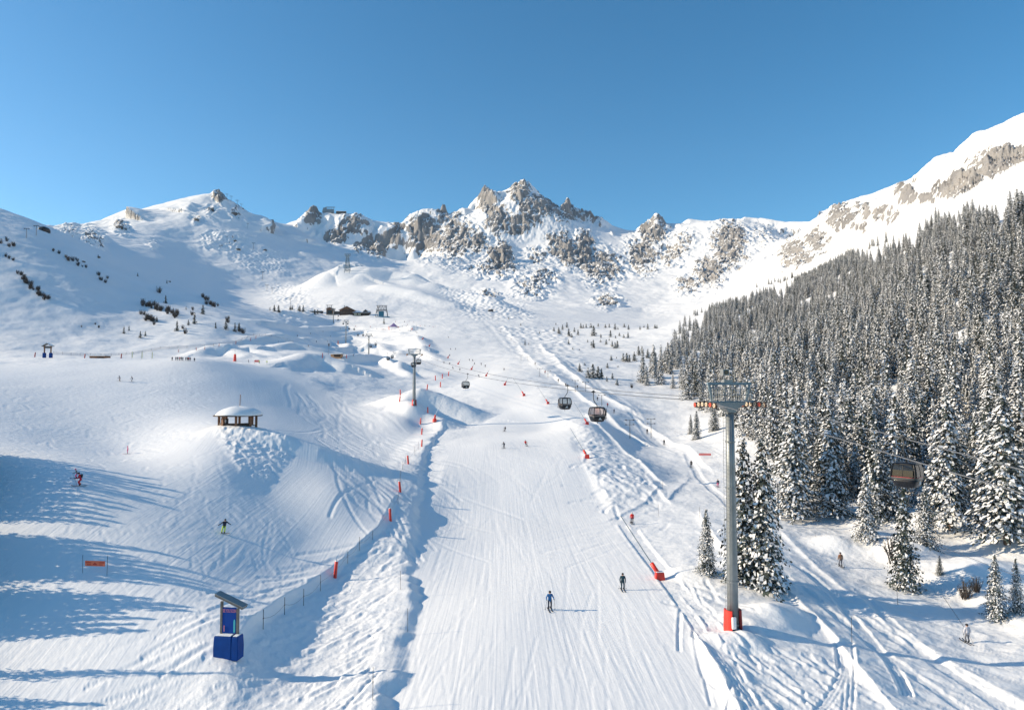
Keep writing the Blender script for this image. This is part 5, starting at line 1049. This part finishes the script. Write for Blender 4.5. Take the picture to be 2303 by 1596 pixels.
person(1554, 1051, 'stand', 0, 1.75, 'black', 'black', "skier in black at the end of the drag lift berm")
person(1493, 1000, 'stand', 0, 1.75, 'navy', 'black', "skier in dark clothes on the drag lift right of the second T-shaped mast")
person(1455, 975, 'stand', 0, 1.75, 'navy', 'navy', "skier in dark clothes between the two T-shaped drag lift masts")
for zx, zy, c in ((1648, 1125, 'black'), (1753, 1190, 'crimson'), (1820, 1255, 'grey'), (1240, 930, 'navy'), (1318, 978, 'navy'), (1440, 1000, 'black'), (1103, 845, 'crimson'), (1000, 755, 'navy'), (750, 492, 'black')):
    person((1200 + zx * .2632) / 1.2163, (800 + zy * .2632) / 1.2163, 'stand', 10, 1.75, c, 'navy' if c != 'navy' else 'black', "small figure riding the drag lift track up the valley", group="riders on the drag lift", far=True)
for zx, zy, c, ps in ((677, 812, 'black', 'ski'), (420, 880, 'navy', 'turn'), (482, 775, 'black', 'ski'), (440, 755, 'navy', 'ski'), (370, 750, 'grey', 'ski'), (355, 717, 'black', 'turn'), (317, 710, 'grey', 'ski'), (173, 595, 'grey', 'ski'), (125, 597, 'navy', 'turn'), (99, 472, 'black', 'ski'), (113, 662, 'navy', 'ski'), (218, 812, 'navy', 'ski'), (150, 797, 'navy', 'turn'), (113, 750, 'black', 'ski'), (53, 740, 'black', 'ski')):
    person((1200 + zx * .2632) / 1.2163, (800 + zy * .2632) / 1.2163, ps, 170, 1.8, c, 'black', "tiny dark skier spread over the upper piste", group="skiers on the upper piste", far=True)
for zx, zy in ((1450, 385), (1540, 385), (1545, 388), (1575, 418), (1590, 385), (1640, 388), (1670, 428), (1705, 430), (1755, 428), (1805, 432), (1840, 440), (1862, 438), (1465, 440), (1495, 475), (1580, 478), (1608, 480), (1640, 482), (1660, 490), (1670, 500), (1690, 535), (1560, 430), (1255, 460), (1310, 465), (1328, 465), (1342, 468), (1410, 470), (1520, 435), (1188, 438), (1035, 435), (878, 460), (695, 488), (565, 510), (432, 535), (775, 535), (742, 590), (1010, 742), (985, 592), (545, 640)):
    person((700 + zx * .2632) / 1.2163, (780 + zy * .2632) / 1.2163, random.choice(('stand', 'ski')), random.uniform(0, 360), 1.75, random.choice(('navy', 'black', 'crimson', 'scarlet', 'azure', 'grey')), random.choice(('navy', 'black', 'grey')), "tiny person in the crowd around the snow park and restaurant", group="people around the snow park", far=True)
for k, (zx, zy) in enumerate(((1342, 1418), (1370, 1424), (1385, 1426), (1400, 1425), (1412, 1426), (1425, 1426), (1448, 1428), (1462, 1429), (1470, 1428), (1482, 1428), (1515, 1430))):
    person(.2885 * zx, 394.6 + .2885 * zy + 2, 'stand', random.uniform(120, 240), 1.45, ('navy', 'grey', 'navy', 'crimson', 'black')[k % 5], 'navy', "child of the ski class lined up at the foot of the snow ramp", group="ski class at the snow ramp", far=True, d=242)
for X, Y, j, t, lab in ((559, 815, 'navy', 'black', "person in dark clothes beside the red pad on the snow ramp"), (573, 817, 'crimson', 'palegrey', "person in red jacket next to the pink mat on the snow ramp"), (583, 817, 'lime', 'black', "person in a yellow vest behind the pink mat on the snow ramp"), (600, 818, 'lime', 'palegrey', "child in yellow green clothes at the end of the snow ramp"), (711, 770, 'navy', 'navy', "skier in dark clothes at the snow park's outer edge by the net")):
    person(X, Y, 'ski', random.uniform(90, 200), 1.6, j, t, lab, far=True, d=None)

# ------------------------------------------------------------------ drag lift
def t_mast(X, Y, hpx, label, arms=2, r=.11, group="drag lift masts"):
    p = hit(X, Y); h = hpx / F * p.y; o = empty("drag_lift_mast", p, R(18), label, "drag lift mast", group)
    b = MB(); b.tube([(0, 0, -.5), (0, 0, h)], [r, r * .75], 8); b.build("pole", M['darksteel'], o)
    for k in range(arms):
        z = h * (.97 - .24 * k) ; b = MB(); b.tube([(-1.35, 0, z), (1.35, 0, z)], .06, 6); ar = b.build("crossarm", M['darksteel'], o)
        for s in (-1, 1): b = MB(); b.tube([(s * 1.3, -.55, z + .16), (s * 1.3, .55, z + .16)], .05, 5); b.tube([(s * 1.2, -.3, z + .05), (s * 1.4, -.3, z + .05)], .14, 8); b.tube([(s * 1.2, .3, z + .05), (s * 1.4, .3, z + .05)], .14, 8); b.build("roller_set", M['darksteel'], ar)
    return p, h
z6 = lambda zx, zy: ((1200 + zx * .2632) / 1.2163, (800 + zy * .2632) / 1.2163)
DL = [(*z6(1985, 1515), 42, "T-shaped drag lift mast with two crossarms, nearer the piste", 2), (*z6(2205, 1512), 44, "T-shaped drag lift mast with two crossarms, nearer the forest", 2), (*z6(1416, 1035), 27, "drag lift mast at the bend of the big snow berm", 1), (*z6(1525, 1030), 22, "thin drag lift mast just above the cabin with pinkish windows", 1), (*z6(1692, 1175), 24, "drag lift mast on the track beside the cabin with pinkish windows", 1), (*z6(1048, 875), 19, "drag lift mast on the upper berm, taller of two", 1), (*z6(1133, 880), 15, "drag lift mast on the upper berm, shorter of two", 1),
      (*z6(853, 710), 13, "small drag lift mast on the steep upper track, lower one", 1), (*z6(925, 710), 10, "small drag lift mast on the steep upper track, companion one", 1), (*z6(640, 420), 10, "small drag lift mast near the top of the twin tracks", 1), (*z6(556, 287), 9, "top station mast of the drag lift by the dark boulder", 2), (1750, 1180, 92, "dark drag lift mast half hidden behind the twin conifers", 1)]
tops = {}
for X, Y, h, lab, ar in DL: tops[lab] = t_mast(X, Y, h, lab, ar)
chain = [tops[DL[k][3]] for k in (11, 1, 2, 5, 7, 9, 10)]
b = MB(); q = [p + Vector((.9, 0, h * .97)) for p, h in chain]; pts = [Vector((46, 40, 4.5))]
for a_, c_ in zip(q[:-1], q[1:]): pts += [a_.lerp(c_, t) - Vector((0, 0, 2.0 * t * (1 - t))) for t in (0, .25, .5, .75)]
b.tube(pts + [q[-1]], .022, 4); tag(b.build("drag_lift_cable", M['cable']), "thin steel cable of the drag lift running from mast to mast", "cable")
for X0, Y0, X1, Y1, d, lab in ((2090, 1458 - 4, 2096, 1497 - 2, 82, "loose tow bar hanging above the tracks beyond the twin conifers"), (2015, 1305, 2018, 1358, 76, "loose tow bar hanging in front of the dark drooping conifer"), (2120, 1340, 2168, 1410, 69, "slanting tow bar pulling the skier in white and grey")):
    b = MB(); a_ = at(X0 if X0 != 2090 else 1832, Y0 if X0 != 2090 else 1196, d if X0 != 2090 else 100); c_ = at(X1 if X0 != 2090 else 1834, Y1 if X0 != 2090 else 1228, d if X0 != 2090 else 100); b.tube([a_, c_], .022, 5); b.tube([c_, c_ + Vector((.12, 0, -.12))], .05, 6); tag(b.build("tow_bar", M['darksteel']), lab, "tow bar")

# ------------------------------------------------------------------ buildings on the crest
def gable(o, x0, x1, y0, y1, z0, eave, ridge, over, wall, name_wall="wall", axis='x', roofm='roofsnow'):
    """Gabled block; the gable end faces -y when axis is y."""
    b = MB()
    if axis == 'y': xm = (x0 + x1) / 2; b.prism([(x0, z0), (x1, z0), (x1, eave), (xm, ridge), (x0, eave)], y0, y1)
    else:
        ym = (y0 + y1) / 2; prof = [(y0, z0), (y1, z0), (y1, eave), (ym, ridge), (y0, eave)]; n = 5; b.add([(x0, y, z) for y, z in prof] + [(x1, y, z) for y, z in prof], [tuple(range(n)), tuple(range(2 * n - 1, n - 1, -1))] + [(i, i + n, (i + 1) % n + n, (i + 1) % n) for i in range(n)])
    w = b.build(name_wall, M[wall], o); b = MB()
    for s in (-1, 1):
        if axis == 'y':
            xm = (x0 + x1) / 2; xe = x0 - over if s < 0 else x1 + over; sl_ = (ridge - eave) / ((x1 - x0) / 2); ze = eave - over * sl_; b.prism([(xe, ze + .05), (xm, ridge + .05), (xm, ridge + .55), (xe, ze + .5)], y0 - over, y1 + over)
        else:
            ym = (y0 + y1) / 2; ye = y0 - over if s < 0 else y1 + over; sl_ = (ridge - eave) / ((y1 - y0) / 2); ze = eave - over * sl_; P_ = [(ye, ze + .05), (ym, ridge + .05), (ym, ridge + .55), (ye, ze + .5)]
            b.add([(x0 - over, y, z) for y, z in P_] + [(x1 + over, y, z) for y, z in P_], [(0, 1, 2, 3), (7, 6, 5, 4)] + [(i, i + 4, (i + 1) % 4 + 4, (i + 1) % 4) for i in range(4)])
    b.build("roof", M[roofm], o); return w
def win(o, x, y, z, w, h, m='darkglass'):
    b = MB(); b.box((x, y, z), (w + .24, .08, h + .24)); f = b.build("window", M['lightwood'], o); b = MB(); b.box((x, y - .035, z), (w, .05, h)); b.build("pane", M[m], f)
D0 = 850
def base(X, Y, d=D0): p = at(X, Y, d); p.z = min(p.z, ground(p.x, p.y) + .3); return p
p = base(779.5, 709); p.z += .8; ch = empty("chalet", p, 0, "brown wooden chalet with a broad snowy gable, biggest house on the crest", "chalet")
gable(ch, -9, 9, 0, 14, -3, 6.2, 10.6, 1.3, 'wood', axis='y'); b = MB(); b.box((0, -.05, 1.6), (18.1, .5, 6.0)); b.build("ground_floor", M['darkwood'], ch)
for x in (-6.6, -3.4, 0, 3.4, 6.6): win(ch, x, -.35, 3.2, 1.7, 1.5)
for x in (-3.5, 0, 3.5): win(ch, x, -.06, 6.6, 1.3, 1.4)
b = MB(); b.box((1.5, -1.2, 4.9), (14, 1.6, .2)); b.box((1.5, -2.0, 5.4), (14, .1, 1.0)); b.build("balcony", M['darkwood'], ch); b = MB(); b.box((-5, 8, 11), (1.0, 1.0, 2.6)); b.build("chimney", M['stone'], ch)
p = base(812, 711); p.z += 1.6; rs = empty("restaurant", p, 0, "long low dark restaurant with snowy roof beside the wooden chalet", "restaurant")
gable(rs, -9.5, 9.5, 0, 10, -4, 3.2, 5.2, .9, 'darkwood', axis='x')
for x in (-7.2, -2.4): win(rs, x, -.05, .8, 3.6, 1.6, 'cream')
for x in (3.2, 7): win(rs, x, -.05, .8, 1.8, 1.5)
b = MB(); b.box((0, -2.5, -.9), (20, 4, .3)); b.build("terrace", M['darkwood'], rs); b = MB(); b.prism([(2.0, 3.6), (9.0, 3.6), (5.5, 6.6)], -.6, 4); b.build("dormer", M['darkwood'], rs); b = MB(); b.prism([(1.6, 3.7), (5.5, 6.9), (9.4, 3.7), (9.4, 4.1), (5.5, 7.4), (1.6, 4.1)], -.9, 4.2); b.build("dormer_roof", M['roofsnow'], rs)
p = base(752, 706, 860); lo_ = empty("link_building", p, 0, "low grey flat wing between the gondola top station and the chalet", "building"); b = MB(); b.box((0, 3, 1.0), (13, 7, 5)); b.build("wall", M['stone'], lo_); b = MB(); b.box((0, 3, 3.75), (13.6, 7.6, .5)); b.build("roof", M['roofsnow'], lo_)
for x in (-4.5, -1.5, 1.5, 4.5): win(lo_, x, -.55, 1.6, 1.6, 1.2)
p = base(741, 706, 855); st = empty("gondola_station", p, 0, "narrow wooden gondola top station with a steel frame on its roof", "lift station"); gable(st, -4.2, 4.2, 0, 9, -3, 8, 9.6, .7, 'wood', axis='y'); b = MB(); b.box((0, -.08, 3.2), (6.6, .3, 5.2)); b.build("cabin_opening", M['darkglass'], st); b = MB(); b.box((0, -.2, -1), (8.6, .4, 3.6)); b.build("plinth", M['concrete'], st)
b = MB()
for x in (-2.6, 2.6): b.tube([(x, -1.5, 0), (x, -1.5, 12)], .25, 6)
b.tube([(-4.5, -1.5, 12), (4.5, -1.5, 12)], .22, 6); b.tube([(-3.5, -1.5, 10.5), (3.5, -1.5, 10.5)], .18, 6); b.build("steel_frame", M['darksteel'], st)
p = base(702, 703, 870); lw = empty("low_shed", p, 0, "long low snowed-in shed at the crest's end behind small conifers", "shed"); b = MB(); b.box((0, 2, .4), (26, 5, 3.2)); b.build("wall", M['stone'], lw); b = MB(); b.box((0, 2, 2.3), (26.6, 5.8, .7)); b.build("roof", M['roofsnow'], lw); b = MB(); b.box((-3, -3, -1.2), (20, 3, .5)); b.build("terrace", M['roofsnow'], lw)
p = base(858, 716, 840); cs = empty("cable_car_station", p, 0, "blue open steel cable car station with a high portal frame", "lift station")
b = MB(); b.box((1.5, 2, .2), (17, 8, 3.4)); b.build("deck", M['teal'], cs); b = MB(); b.box((-1, 3, 5.4), (6, 4, 7.4)); b.build("engine_house", M['teal'], cs); b = MB(); b.box((1.5, 2, 2.1), (15, 7, .5)); b.build("snow_cover", M['roofsnow'], cs)
for s in (-1, 1):
    b = MB(); b.tube([(s * 7.6, 0, 1.8), (s * 6.6, 0, 9), (s * 5.0, 0, 15.5)], .42, 6); b.tube([(s * 6.2, 5, 1.8), (s * 5.6, 5, 9), (s * 4.6, 5, 15.5)], .35, 6); b.tube([(s * 7.1, 0, 6), (s * 5.0, 0, 9.4)], .25, 5); b.build("portal_leg", M['darksteel'], cs)
b = MB(); b.box((0, 0, 15.9), (13.5, .6, .6)); b.box((0, 0, 10.6), (12.6, .5, .8)); b.box((0, 0, 9.6), (12.6, .5, .5))
for k in range(-3, 3): b.tube([(k * 2, 0, 11), (k * 2 + 1, 0, 15.6)], .2, 5); b.tube([(k * 2 + 1, 0, 15.6), (k * 2 + 2, 0, 11)], .2, 5)
b.build("portal_beam", M['darksteel'], cs)
# lattice pylon of the cable car
p = hit(781, 612); hp = 40.7 / F * p.y; lp = empty("lattice_pylon", p, 0, "tall steel lattice pylon standing alone on the shaded bowl", "pylon")
for s in (-1, 1):
    for t in (-1, 1): b = MB(); b.tube([(s * hp * .145, t * 4, -2), (s * hp * .055, t * 1.6, hp * .9)], .42, 5); b.build("leg", M['steel'], lp)
b = MB(); n = 7
for k in range(n):
    f0, f1 = k / n, (k + 1) / n; w0, w1 = hp * (.145 - .09 * f0), hp * (.145 - .09 * f1); z0, z1 = hp * .9 * f0, hp * .9 * f1
    for y in (-2.5, 2.5): b.tube([(-w0, y, z0), (w1, y, z1)], .2, 4); b.tube([(w0, y, z0), (-w1, y, z1)], .2, 4); b.tube([(-w1, y, z1), (w1, y, z1)], .2, 4)
b.build("bracing", M['steel'], lp)
b = MB(); b.box((0, 0, hp * .92), (hp * .30, 2, 1.0)); b.box((0, 0, hp), (hp * .34, 2, 1.2))
for s in (-1, -.3, .3, 1): b.tube([(s * hp * .14, 0, hp * .92), (s * hp * .15, 0, hp)], .3, 4)
b.build("head_frame", M['steel'], lp)
# summit station on the crest
p = at(742, 484, 2395); p.z = ground(p.x, p.y); ss = empty("summit_station", p, 0, "blue-grey lift station on the far rocky crest", "lift station"); b = MB(); b.box((0, 0, 5), (26, 14, 12)); b.box((-18, 0, 9), (18, 12, 16), taper=.6); b.build("hall", M['steel'], ss); b = MB(); b.box((0, 0, 19), (34, 3, 2.2))
for x in (-13, -4, 4, 13): b.tube([(x, 0, 10), (x, 0, 19)], .8, 5)
b.build("portal", M['steel'], ss)
p = at(767, 486, 2390); p.z = ground(p.x, p.y); s2 = empty("summit_restaurant", p, R(4), "long flat dark building on the far rocky crest", "building"); b = MB(); b.box((0, 0, 3), (34, 12, 7)); b.build("wall", M['darksteel'], s2); b = MB(); b.box((0, 0, 7), (36, 13, 1.2)); b.build("roof", M['roofsnow'], s2)
# chair lift masts on the hills
def chair_mast(X, Y, hpx, label, group="chair lift masts", d=None, w=.42):
    p = hit(X, Y) if d is None else at(X, Y, d); p.z = ground(p.x, p.y); h = hpx / F * p.y; o = empty("chairlift_mast", p, R(12), label, "lift mast", group); b = MB(); b.tube([(0, 0, -2), (0, 0, h)], h * .024, 6); b.build("pole", M['darksteel'], o)
    b = MB(); b.box((0, 0, h * .99), (h * w, h * .03, h * .05)); ar = b.build("crossarm", M['darksteel'], o)
    for s in (-1, 1): b = MB(); b.box((s * h * w * .48, 0, h * .96), (h * .04, h * .26, h * .06)); b.build("roller_set", M['darksteel'], ar)
zl = lambda zx, zy: (.2885 * zx, 394.6 + .2885 * zy)
for zx, zy, h, lab in ((205, 488, 22, "chair lift mast on the near shoulder, first of two by the dark station"), (282, 470, 23, "chair lift mast on the near shoulder right before the dark station"), (1975, 578, 15, "chair lift mast on the big shaded flank above a dark boulder"), (2045, 812, 18, "chair lift mast alone in the middle of the shaded flank"), (2080, 905, 15, "chair lift mast low on the flank, upper of a close pair"), (2120, 922, 13, "chair lift mast low on the flank, lower of a close pair"), (2262, 1010, 15, "chair lift mast just above the small conifers of the crest"), (1930, 412, 11, "tiny chair lift mast high under the summit rocks")):
    chair_mast(*zl(zx, zy), h, lab)
for zx, zy, h in ((1768, 205, 12), (1800, 222, 13), (1848, 258, 14), (1880, 275, 12)): chair_mast(*zl(zx, zy), h, "chair lift mast lined up on the skyline below the summit rocks", "skyline chair lift masts", d=1895)
p = hit(*zl(345, 436)); sh = empty("hill_station", p, 0, "dark rounded chair lift station on the near shoulder", "lift station"); q_ = p.y / F; b = MB(); b.loft([[(x * q_ * 8, -4, z * q_ * 9), (x * q_ * 8, 4, z * q_ * 9)][::1] + [] for x, z in ()] or [sq_ring(8 * q_, 5, -1), sq_ring(8.5 * q_, 5, 4 * q_), sq_ring(6.5 * q_, 4, 8 * q_), sq_ring(3 * q_, 2, 10 * q_)]); b.build("shell", M['charcoal'], sh, True); b = MB(); b.box((0, -5.1, 2 * q_), (9 * q_, .4, 3 * q_)); b.build("opening", M['darkglass'], sh)
# boulders
for k, (X, Y, w, lab) in enumerate(((*z6(537, 195), 12, "dark boulder above the top of the drag lift"), (*zl(2065, 585), 8, "dark boulder alone on the big shaded flank"), (*zl(1857, 580), 10, "flat dark rock under the moguls of the flank"), (*zl(1530, 350), 12, "brown rock outcrop on the sunlit hill"), (*zl(935, 410), 15, "dark rock outcrop on the ridge behind the near shoulder"), (*zl(770, 640), 7, "dark rock beside a tiny fir on the shaded slope"), (*zl(2640 / 2, 830), 6, "small dark rock above the shaded conifers"), (*zl(1830, 515), 9, "rock lying among others below the hill's bumps"), (*zl(650, 675), 8, "dark rock at the end of a lit snow strip"), (*zl(1650, 275), 11, "rock outcrop just below the summit"), (*zl(1830, 300), 12, "rock outcrop below the skyline masts"))):
    p = hit(X, Y); s = w / F * p.y * .5; rg_ = random.Random(k); bm = bmesh.new(); bmesh.ops.create_icosphere(bm, subdivisions=3, radius=1)
    for v in bm.verts:
        n_ = v.co.copy(); f_ = 1 + .28 * math.sin(n_.x * 3.1 + k) * math.cos(n_.y * 4.3 + 2 * k) + .16 * math.sin(n_.z * 7 + n_.x * 6 + k) + rg_.uniform(-.07, .07); v.co = Vector((n_.x * f_ * s, n_.y * f_ * s * .7, n_.z * f_ * s * .55 + s * .15))
    me = bpy.data.meshes.new("boulder"); bm.to_mesh(me); bm.free(); me.materials.append(M['stone']); o = bpy.data.objects.new("boulder", me); COL.objects.link(o); o.location = p; tag(o, lab, "boulder")
# ------------------------------------------------------------------ far edge of the high run: arch, hut, flags, net
p = at(107, 797, 255); p.z = ground(p.x, p.y); ar = empty("wooden_arch", p, R(5), "wooden gate with a small gable roof and blue padded feet", "gate")
for s in (-1, 1):
    b = MB(); b.box((s * 1.15, 0, 2.2), (.34, .34, 4.4)); po = b.build("post", M['wood'], ar); b = MB(); b.box((s * 1.15, 0, .95), (.95, .95, 1.9)); b.build("foot_pad", M['blue'], po, bevel=.08)
b = MB(); b.box((0, 0, 4.0), (2.9, .25, .8)); b.build("name_board", M['greywood'], ar)
for s in (-1, 1): b = MB(); b.box((s * .95, 0, 4.85), (2.2, 1.6, .16), Matrix.Rotation(s * R(31), 3, 'Y')); r_ = b.build("roof", M['greywood'], ar); b = MB(); b.box((s * .95, 0, 5.02), (2.1, 1.5, .2), Matrix.Rotation(s * R(31), 3, 'Y')); b.build("snow_cover", M['roofsnow'], r_)
p = at(225, 804, 262); p.z = ground(p.x, p.y) - .6; hb = empty("sunken_hut", p, R(-4), "low brown hut half sunk behind the run's crest", "hut"); b = MB(); b.box((0, 0, 1.0), (6.4, 3, 2.0)); b.build("wall", M['wood'], hb); b = MB(); b.box((1.2, -1.52, 1.2), (2.6, .1, .9)); b.build("opening", M['darkwood'], hb); b = MB(); b.box((-.6, 0, 2.15), (7.4, 3.8, .4)); b.build("snowy_roof", M['roofsnow'], hb, bevel=.1)
for X, lab in ((296, "cream flag banner on the run's crest, nearest the sunken hut"), (318, "cream flag banner on the run's crest, middle of three"), (341, "cream flag banner on the run's crest, last of three")):
    p = at(X, 805, 256); p.z = ground(p.x, p.y); o = empty("feather_flag", p, R(10), lab, "flag", "cream flag banners"); b = MB(); b.tube([(0, 0, -.3), (0, 0, 2.9)], .03, 5); b.build("pole", M['galv'], o); b = MB(); b.loft([[(.02, -.01, z), (w, -.01, z), (w, .01, z), (.02, .01, z)] for z, w in ((.4, .35), (1.5, .42), (2.5, .40), (2.85, .2))]); b.build("cloth", M['cream'], o)
for X, Y, lab in ((78, 797, "dark red padded post left of the wooden gate"), (190, 800, "dark red padded post between gate and sunken hut"), (272, 800, "dark red padded post right of the sunken hut")):
    p = at(X, Y + 4, 262); p.z = ground(p.x, p.y); o = copy_tree(pad0); o.location = p; o.scale = (1,) * 3; tag(o, lab, "padded post", "red padded posts along the runs")
    for c in o.children:
        if c.name.startswith("pad"): c.material_slots[0].link = 'OBJECT'; c.material_slots[0].material = M['darkred']
NP = [(401, 786), (441, 782), (460, 780), (492, 773), (530, 768), (563, 760), (575, 755)]
for k, (X, Y) in enumerate(NP):
    p = hit(X, Y + 6); o = copy_tree(pad0); o.location = p; s = p.y / F * 7 / 2; o.scale = (s * .8, s * .8, s); tag(o, "small dark red padded post along the blue safety net", "padded post", "padded posts of the blue net")
    for c in o.children:
        if c.name.startswith("pad"): c.material_slots[0].link = 'OBJECT'; c.material_slots[0].material = M['darkred']
fn = empty("safety_net", hit(400, 800), 0, "long low blue safety net on thin posts climbing the shaded snow edge", "net fence"); o0 = fn.location.copy()
q = [hit(X, Y) for X, Y in ((120, 797), (180, 800), (250, 801), (300, 797), (360, 785), (420, 782), (480, 778), (530, 770), (570, 755), (610, 757), (660, 770))]
b = MB()
for a_, c_ in zip(q[:-1], q[1:]):
    for zz in (.3, .75, 1.2): b.tube([a_ - o0 + Vector((0, 0, zz)), c_ - o0 + Vector((0, 0, zz - .08))], .05, 4)
b.build("net", M['netm'], fn)
for a_, c_ in zip(q[:-1], q[1:]):
    for t in (0, .33, .66): w = a_.lerp(c_, t); b = MB(); g_ = ground(w.x, w.y); b.tube([Vector((w.x, w.y, g_ - .2)) - o0, Vector((w.x, w.y, g_ + 1.5)) - o0], .05, 4); b.build("post", M['bamboo'], fn)
# pad and mats at the snow ramp
p = hit(528, 812); o = empty("red_snow_gun", p, 0, "upright red padded snow gun on the snow ramp", "snow gun"); s = p.y / F; b = MB(); b.tube([(0, 0, 0), (0, 0, 9 * s), (0, 0, 16 * s)], [3.2 * s, 3 * s, 2.2 * s], 10); b.build("base_pad", M['red'], o); b = MB(); b.tube([(0, 0, 15 * s), (0, 0, 26 * s)], .06, 5); b.build("lance_pipe", M['galv'], o)
p = hit(578, 814); b = MB(); b.box((0, 0, .5), (2.2, .4, 1.0)); tag(b.build("safety_mat", M['pink'], None, loc=p, bevel=.05), "pink safety mat standing on the snow ramp among people", "mat")
p = hit(757, 805); kk = empty("park_kiosk", p, R(-8), "low wooden kiosk with snowy roof in the snow park", "kiosk"); b = MB(); b.box((0, 0, 1.0), (6.0, 3, 2.4)); b.build("wall", M['lightwood'], kk); b = MB(); b.box((.9, -1.53, 1.25), (3.8, .1, 1.1)); b.build("hatch", M['darkwood'], kk); b = MB(); b.box((.5, 0, 2.4), (7.4, 4.2, .5)); b.build("snowy_roof", M['roofsnow'], kk, bevel=.12); b = MB(); b.box((2.6, -.4, 2.05), (3, 3.6, .12)); b.build("canopy", M['darkwood'], kk)
p = hit(739, 797); o = empty("loudspeaker_pole", p, 0, "thin pole with a grey loudspeaker beside the park kiosk", "pole"); s = p.y / F; b = MB(); b.tube([(0, 0, 0), (0, 0, 25 * s)], .08, 6); b.build("pole", M['bamboo'], o); b = MB(); b.box((0, 0, 22 * s), (3.2 * s, .6, 6 * s)); b.build("loudspeaker", M['grey'], o)
p = at(885, 735, 700); p.z = ground(p.x, p.y); te = empty("snow_park_tent", p, 0, "purple and orange peaked tent at the top of the snow park", "tent"); b = MB(); b.loft([sq_ring(5.5, 3, 2.6), sq_ring(3.2, 2, 3.6), sq_ring(.3, .3, 6.4)]); b.build("canopy", mat("purple_cloth", (.22, .16, .34), .7), te)
for s in (-1, 1):
    for t in (-1, 1): b = MB(); b.tube([(s * 5, t * 2.7, -.5), (s * 5, t * 2.7, 2.8)], .2, 6); b.build("leg", M['orange'], te)
for X, Y, h, lab in ((725, 805, 12, "tall pinkish flag pole before the kiosk"), (779, 806, 9, "short pinkish flag banner right of the kiosk"), (760, 775, 10, "orange flag banner below the tall thin pylon")):
    p = hit(X, Y); s = p.y / F; b = MB(); b.loft([[(-w * s, -.02, z * s), (w * s, -.02, z * s), (w * s, .02, z * s), (-w * s, .02, z * s)] for z, w in ((0, 1.0), (h * .6, 1.2), (h, .6))]); tag(b.build("flag_banner", M['pink' if X != 760 else 'orange'], None, loc=p), lab, "flag")
# ------------------------------------------------------------------ thin mountain air
b = MB(); b.add([(x, y, z) for z in (-60, 1300) for x, y in ((-7000, -400), (7000, -400), (7000, 3700), (-7000, 3700))], [(3, 2, 1, 0), (4, 5, 6, 7), (0, 1, 5, 4), (1, 2, 6, 5), (2, 3, 7, 6), (3, 0, 4, 7)])
hm = bpy.data.materials.new("air"); hm.use_nodes = True; nt = hm.node_tree; nt.nodes.clear(); ho = nt.nodes.new("ShaderNodeOutputMaterial"); pv = nt.nodes.new("ShaderNodeVolumePrincipled")
pv.inputs['Color'].default_value = (.80, .90, 1.0, 1); pv.inputs['Density'].default_value = .000022; pv.inputs['Anisotropy'].default_value = .2; nt.links.new(pv.outputs[0], ho.inputs['Volume'])
hz_ = b.build("haze", hm); hz_["kind"] = "stuff"; hz_["label"] = "thin pale mountain air lying over the whole valley"
